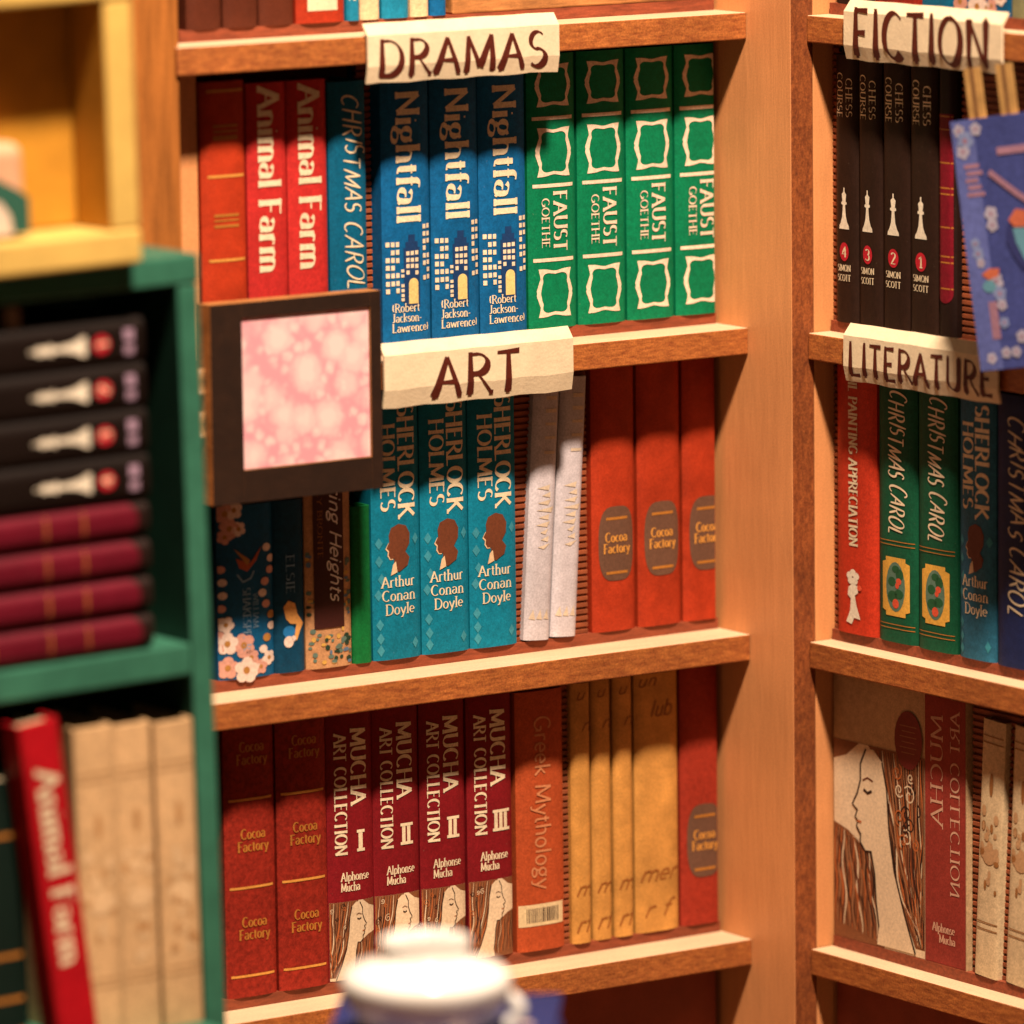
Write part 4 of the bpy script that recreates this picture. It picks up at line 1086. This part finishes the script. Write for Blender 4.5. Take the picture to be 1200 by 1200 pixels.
F.poly(m, [(.056, .142), (.066, .152), (.085, .148), (.09, .138), (.075, .134), (.062, .135)], mute_o, 4)
teal_fig = ink('figure_teal_ink', '5F93A6'); navy_fig = ink('figure_navy_ink', '2E3468')
F.poly(m, [(.052, .136), (.058, .138), (.064, .120), (.076, .092), (.066, .094), (.056, .108), (.050, .122)], navy_fig, 3)
F.poly(m, [(.060, .134), (.075, .133), (.092, .126), (.098, .105), (.084, .092), (.070, .102), (.062, .120)], teal_fig, 4)
F.poly(m, [(.016, .093), (.026, .098), (.038, .097), (.036, .090), (.024, .087)], mute_o, 3)
F.ell(m, .024, .081, .008, .006, teal_fig, 3)
m.build('figure_print', t)
strap_m = mat('tan_strap', (.50, .28, .09), .6, 40, .15); strap_d = mat('strap_dark_line', (.2, .09, .03), .7)
Tinv = (Matrix.Translation(BL) @ Mx.to_4x4()).inverted()
for s0 in (.018, .056):
    m = MB(); dk = MB()
    a0 = Vector((s0, .011, .2408)); ln = .050
    # from the page tops up to the underside of the shelf
    m.box(s0, s0+.019, .008, .0105, .2408, .2408+ln, strap_m); m.build('strap', t)
    dk.box(s0+.0075, s0+.0115, .0072, .0079, .2409, .2408+ln, strap_d); dk.build('strap_stripe', t)

# ------------------------------------------------------------------ white jar on a blue book on a stool
ang = math.radians(-37.6)
base = Vector((-.848, -.612, .1538))
blue_dk = paper('dark_violet_paper', '2B3164')
t = thing('book', 'violet blue floral book lying under the white jar', 'book', base, (0, 0, ang))
m = MB(); m.box(-.0985, .0985, -.13, .133, -.003, 0, blue_dk); m.box(-.0985, .0985, -.13, .133, -.026, -.023, blue_dk); m.box(-.0985, -.0955, -.13, .133, -.0229, -.0031, blue_dk); m.build('cover', t, bevel=.0008)
m = MB(); m.box(-.0953, .094, -.127, .130, -.0228, -.0032, page_m); m.build('page_block', t)
m = MB()
class Lie(Spine):
    def at(s, a, b, lift=0.0, lvl=1): return (a-.0985, b-.13, .0004+.0002*lvl+lift)
Lf = Lie(.197, .263); R = random.Random(8)
for k in range(34): flower(Lf, m, R.uniform(.012, .185), R.uniform(.012, .25), R.uniform(.006, .012), R.choice((petal_a, pale_blue_ink, petal_a)), 2, mid=petal_b)
m.build('blossom_print', t)
t = thing('jar', 'glossy white china jar with narrow neck standing on a blue book', 'jar', (-.8784, -.6321, .1546))
m = MB()
m.lathe([(0, .0006), (.040, .0006), (.046, .003), (.060, .018), (.070, .034), (.0745, .047), (.0735, .054), (.067, .0605), (.055, .0645), (.0445, .067), (.0390, .0705), (.0375, .0745), (.0375, .079), (.0385, .0835), (.0388, .085), (.0380, .0865), (.036, .0845), (.033, .079), (.032, .072), (.040, .063), (.064, .056), (.068, .045), (.050, .012), (0, .008)], china, 56)
o = m.build('body', t, smooth=True)
m = MB()
ca = math.radians(-38)
pts = [(.0715-.022*i/12+.019*math.sin(PI*i/12), 0, .036-.034*i/12) for i in range(13)]
pts[0] = (.068, 0, .037); pts[-1] = (.046, 0, .009)
m.tube([(x*math.cos(ca), x*math.sin(ca), z) for x, y, z in pts], .0065, china, 14)
m.build('handle', t, smooth=True)
t = thing('stool', 'small round wooden stool under the violet blue book and white jar', 'stool', (-.848, -.612, FLOOR))
stool_m = mat('stool_wood', (.3, .12, .04), .5, 16, .2, (6, 6, .6))
sh = .1538-.026-FLOOR-.0004
m = MB(); m.lathe([(0, sh-.022), (.075, sh-.022), (.078, sh-.019), (.078, sh-.003), (.075, sh), (0, sh)], stool_m, 40); m.build('seat', t, smooth=False)
for k in range(3):
    th = 2*PI*k/3+.4; m = MB(); m.tube([(.075*math.cos(th)*1.2, .075*math.sin(th)*1.2, 0), (.045*math.cos(th), .045*math.sin(th), sh-.023)], .009, stool_m, 12); m.build('leg', t, smooth=True)
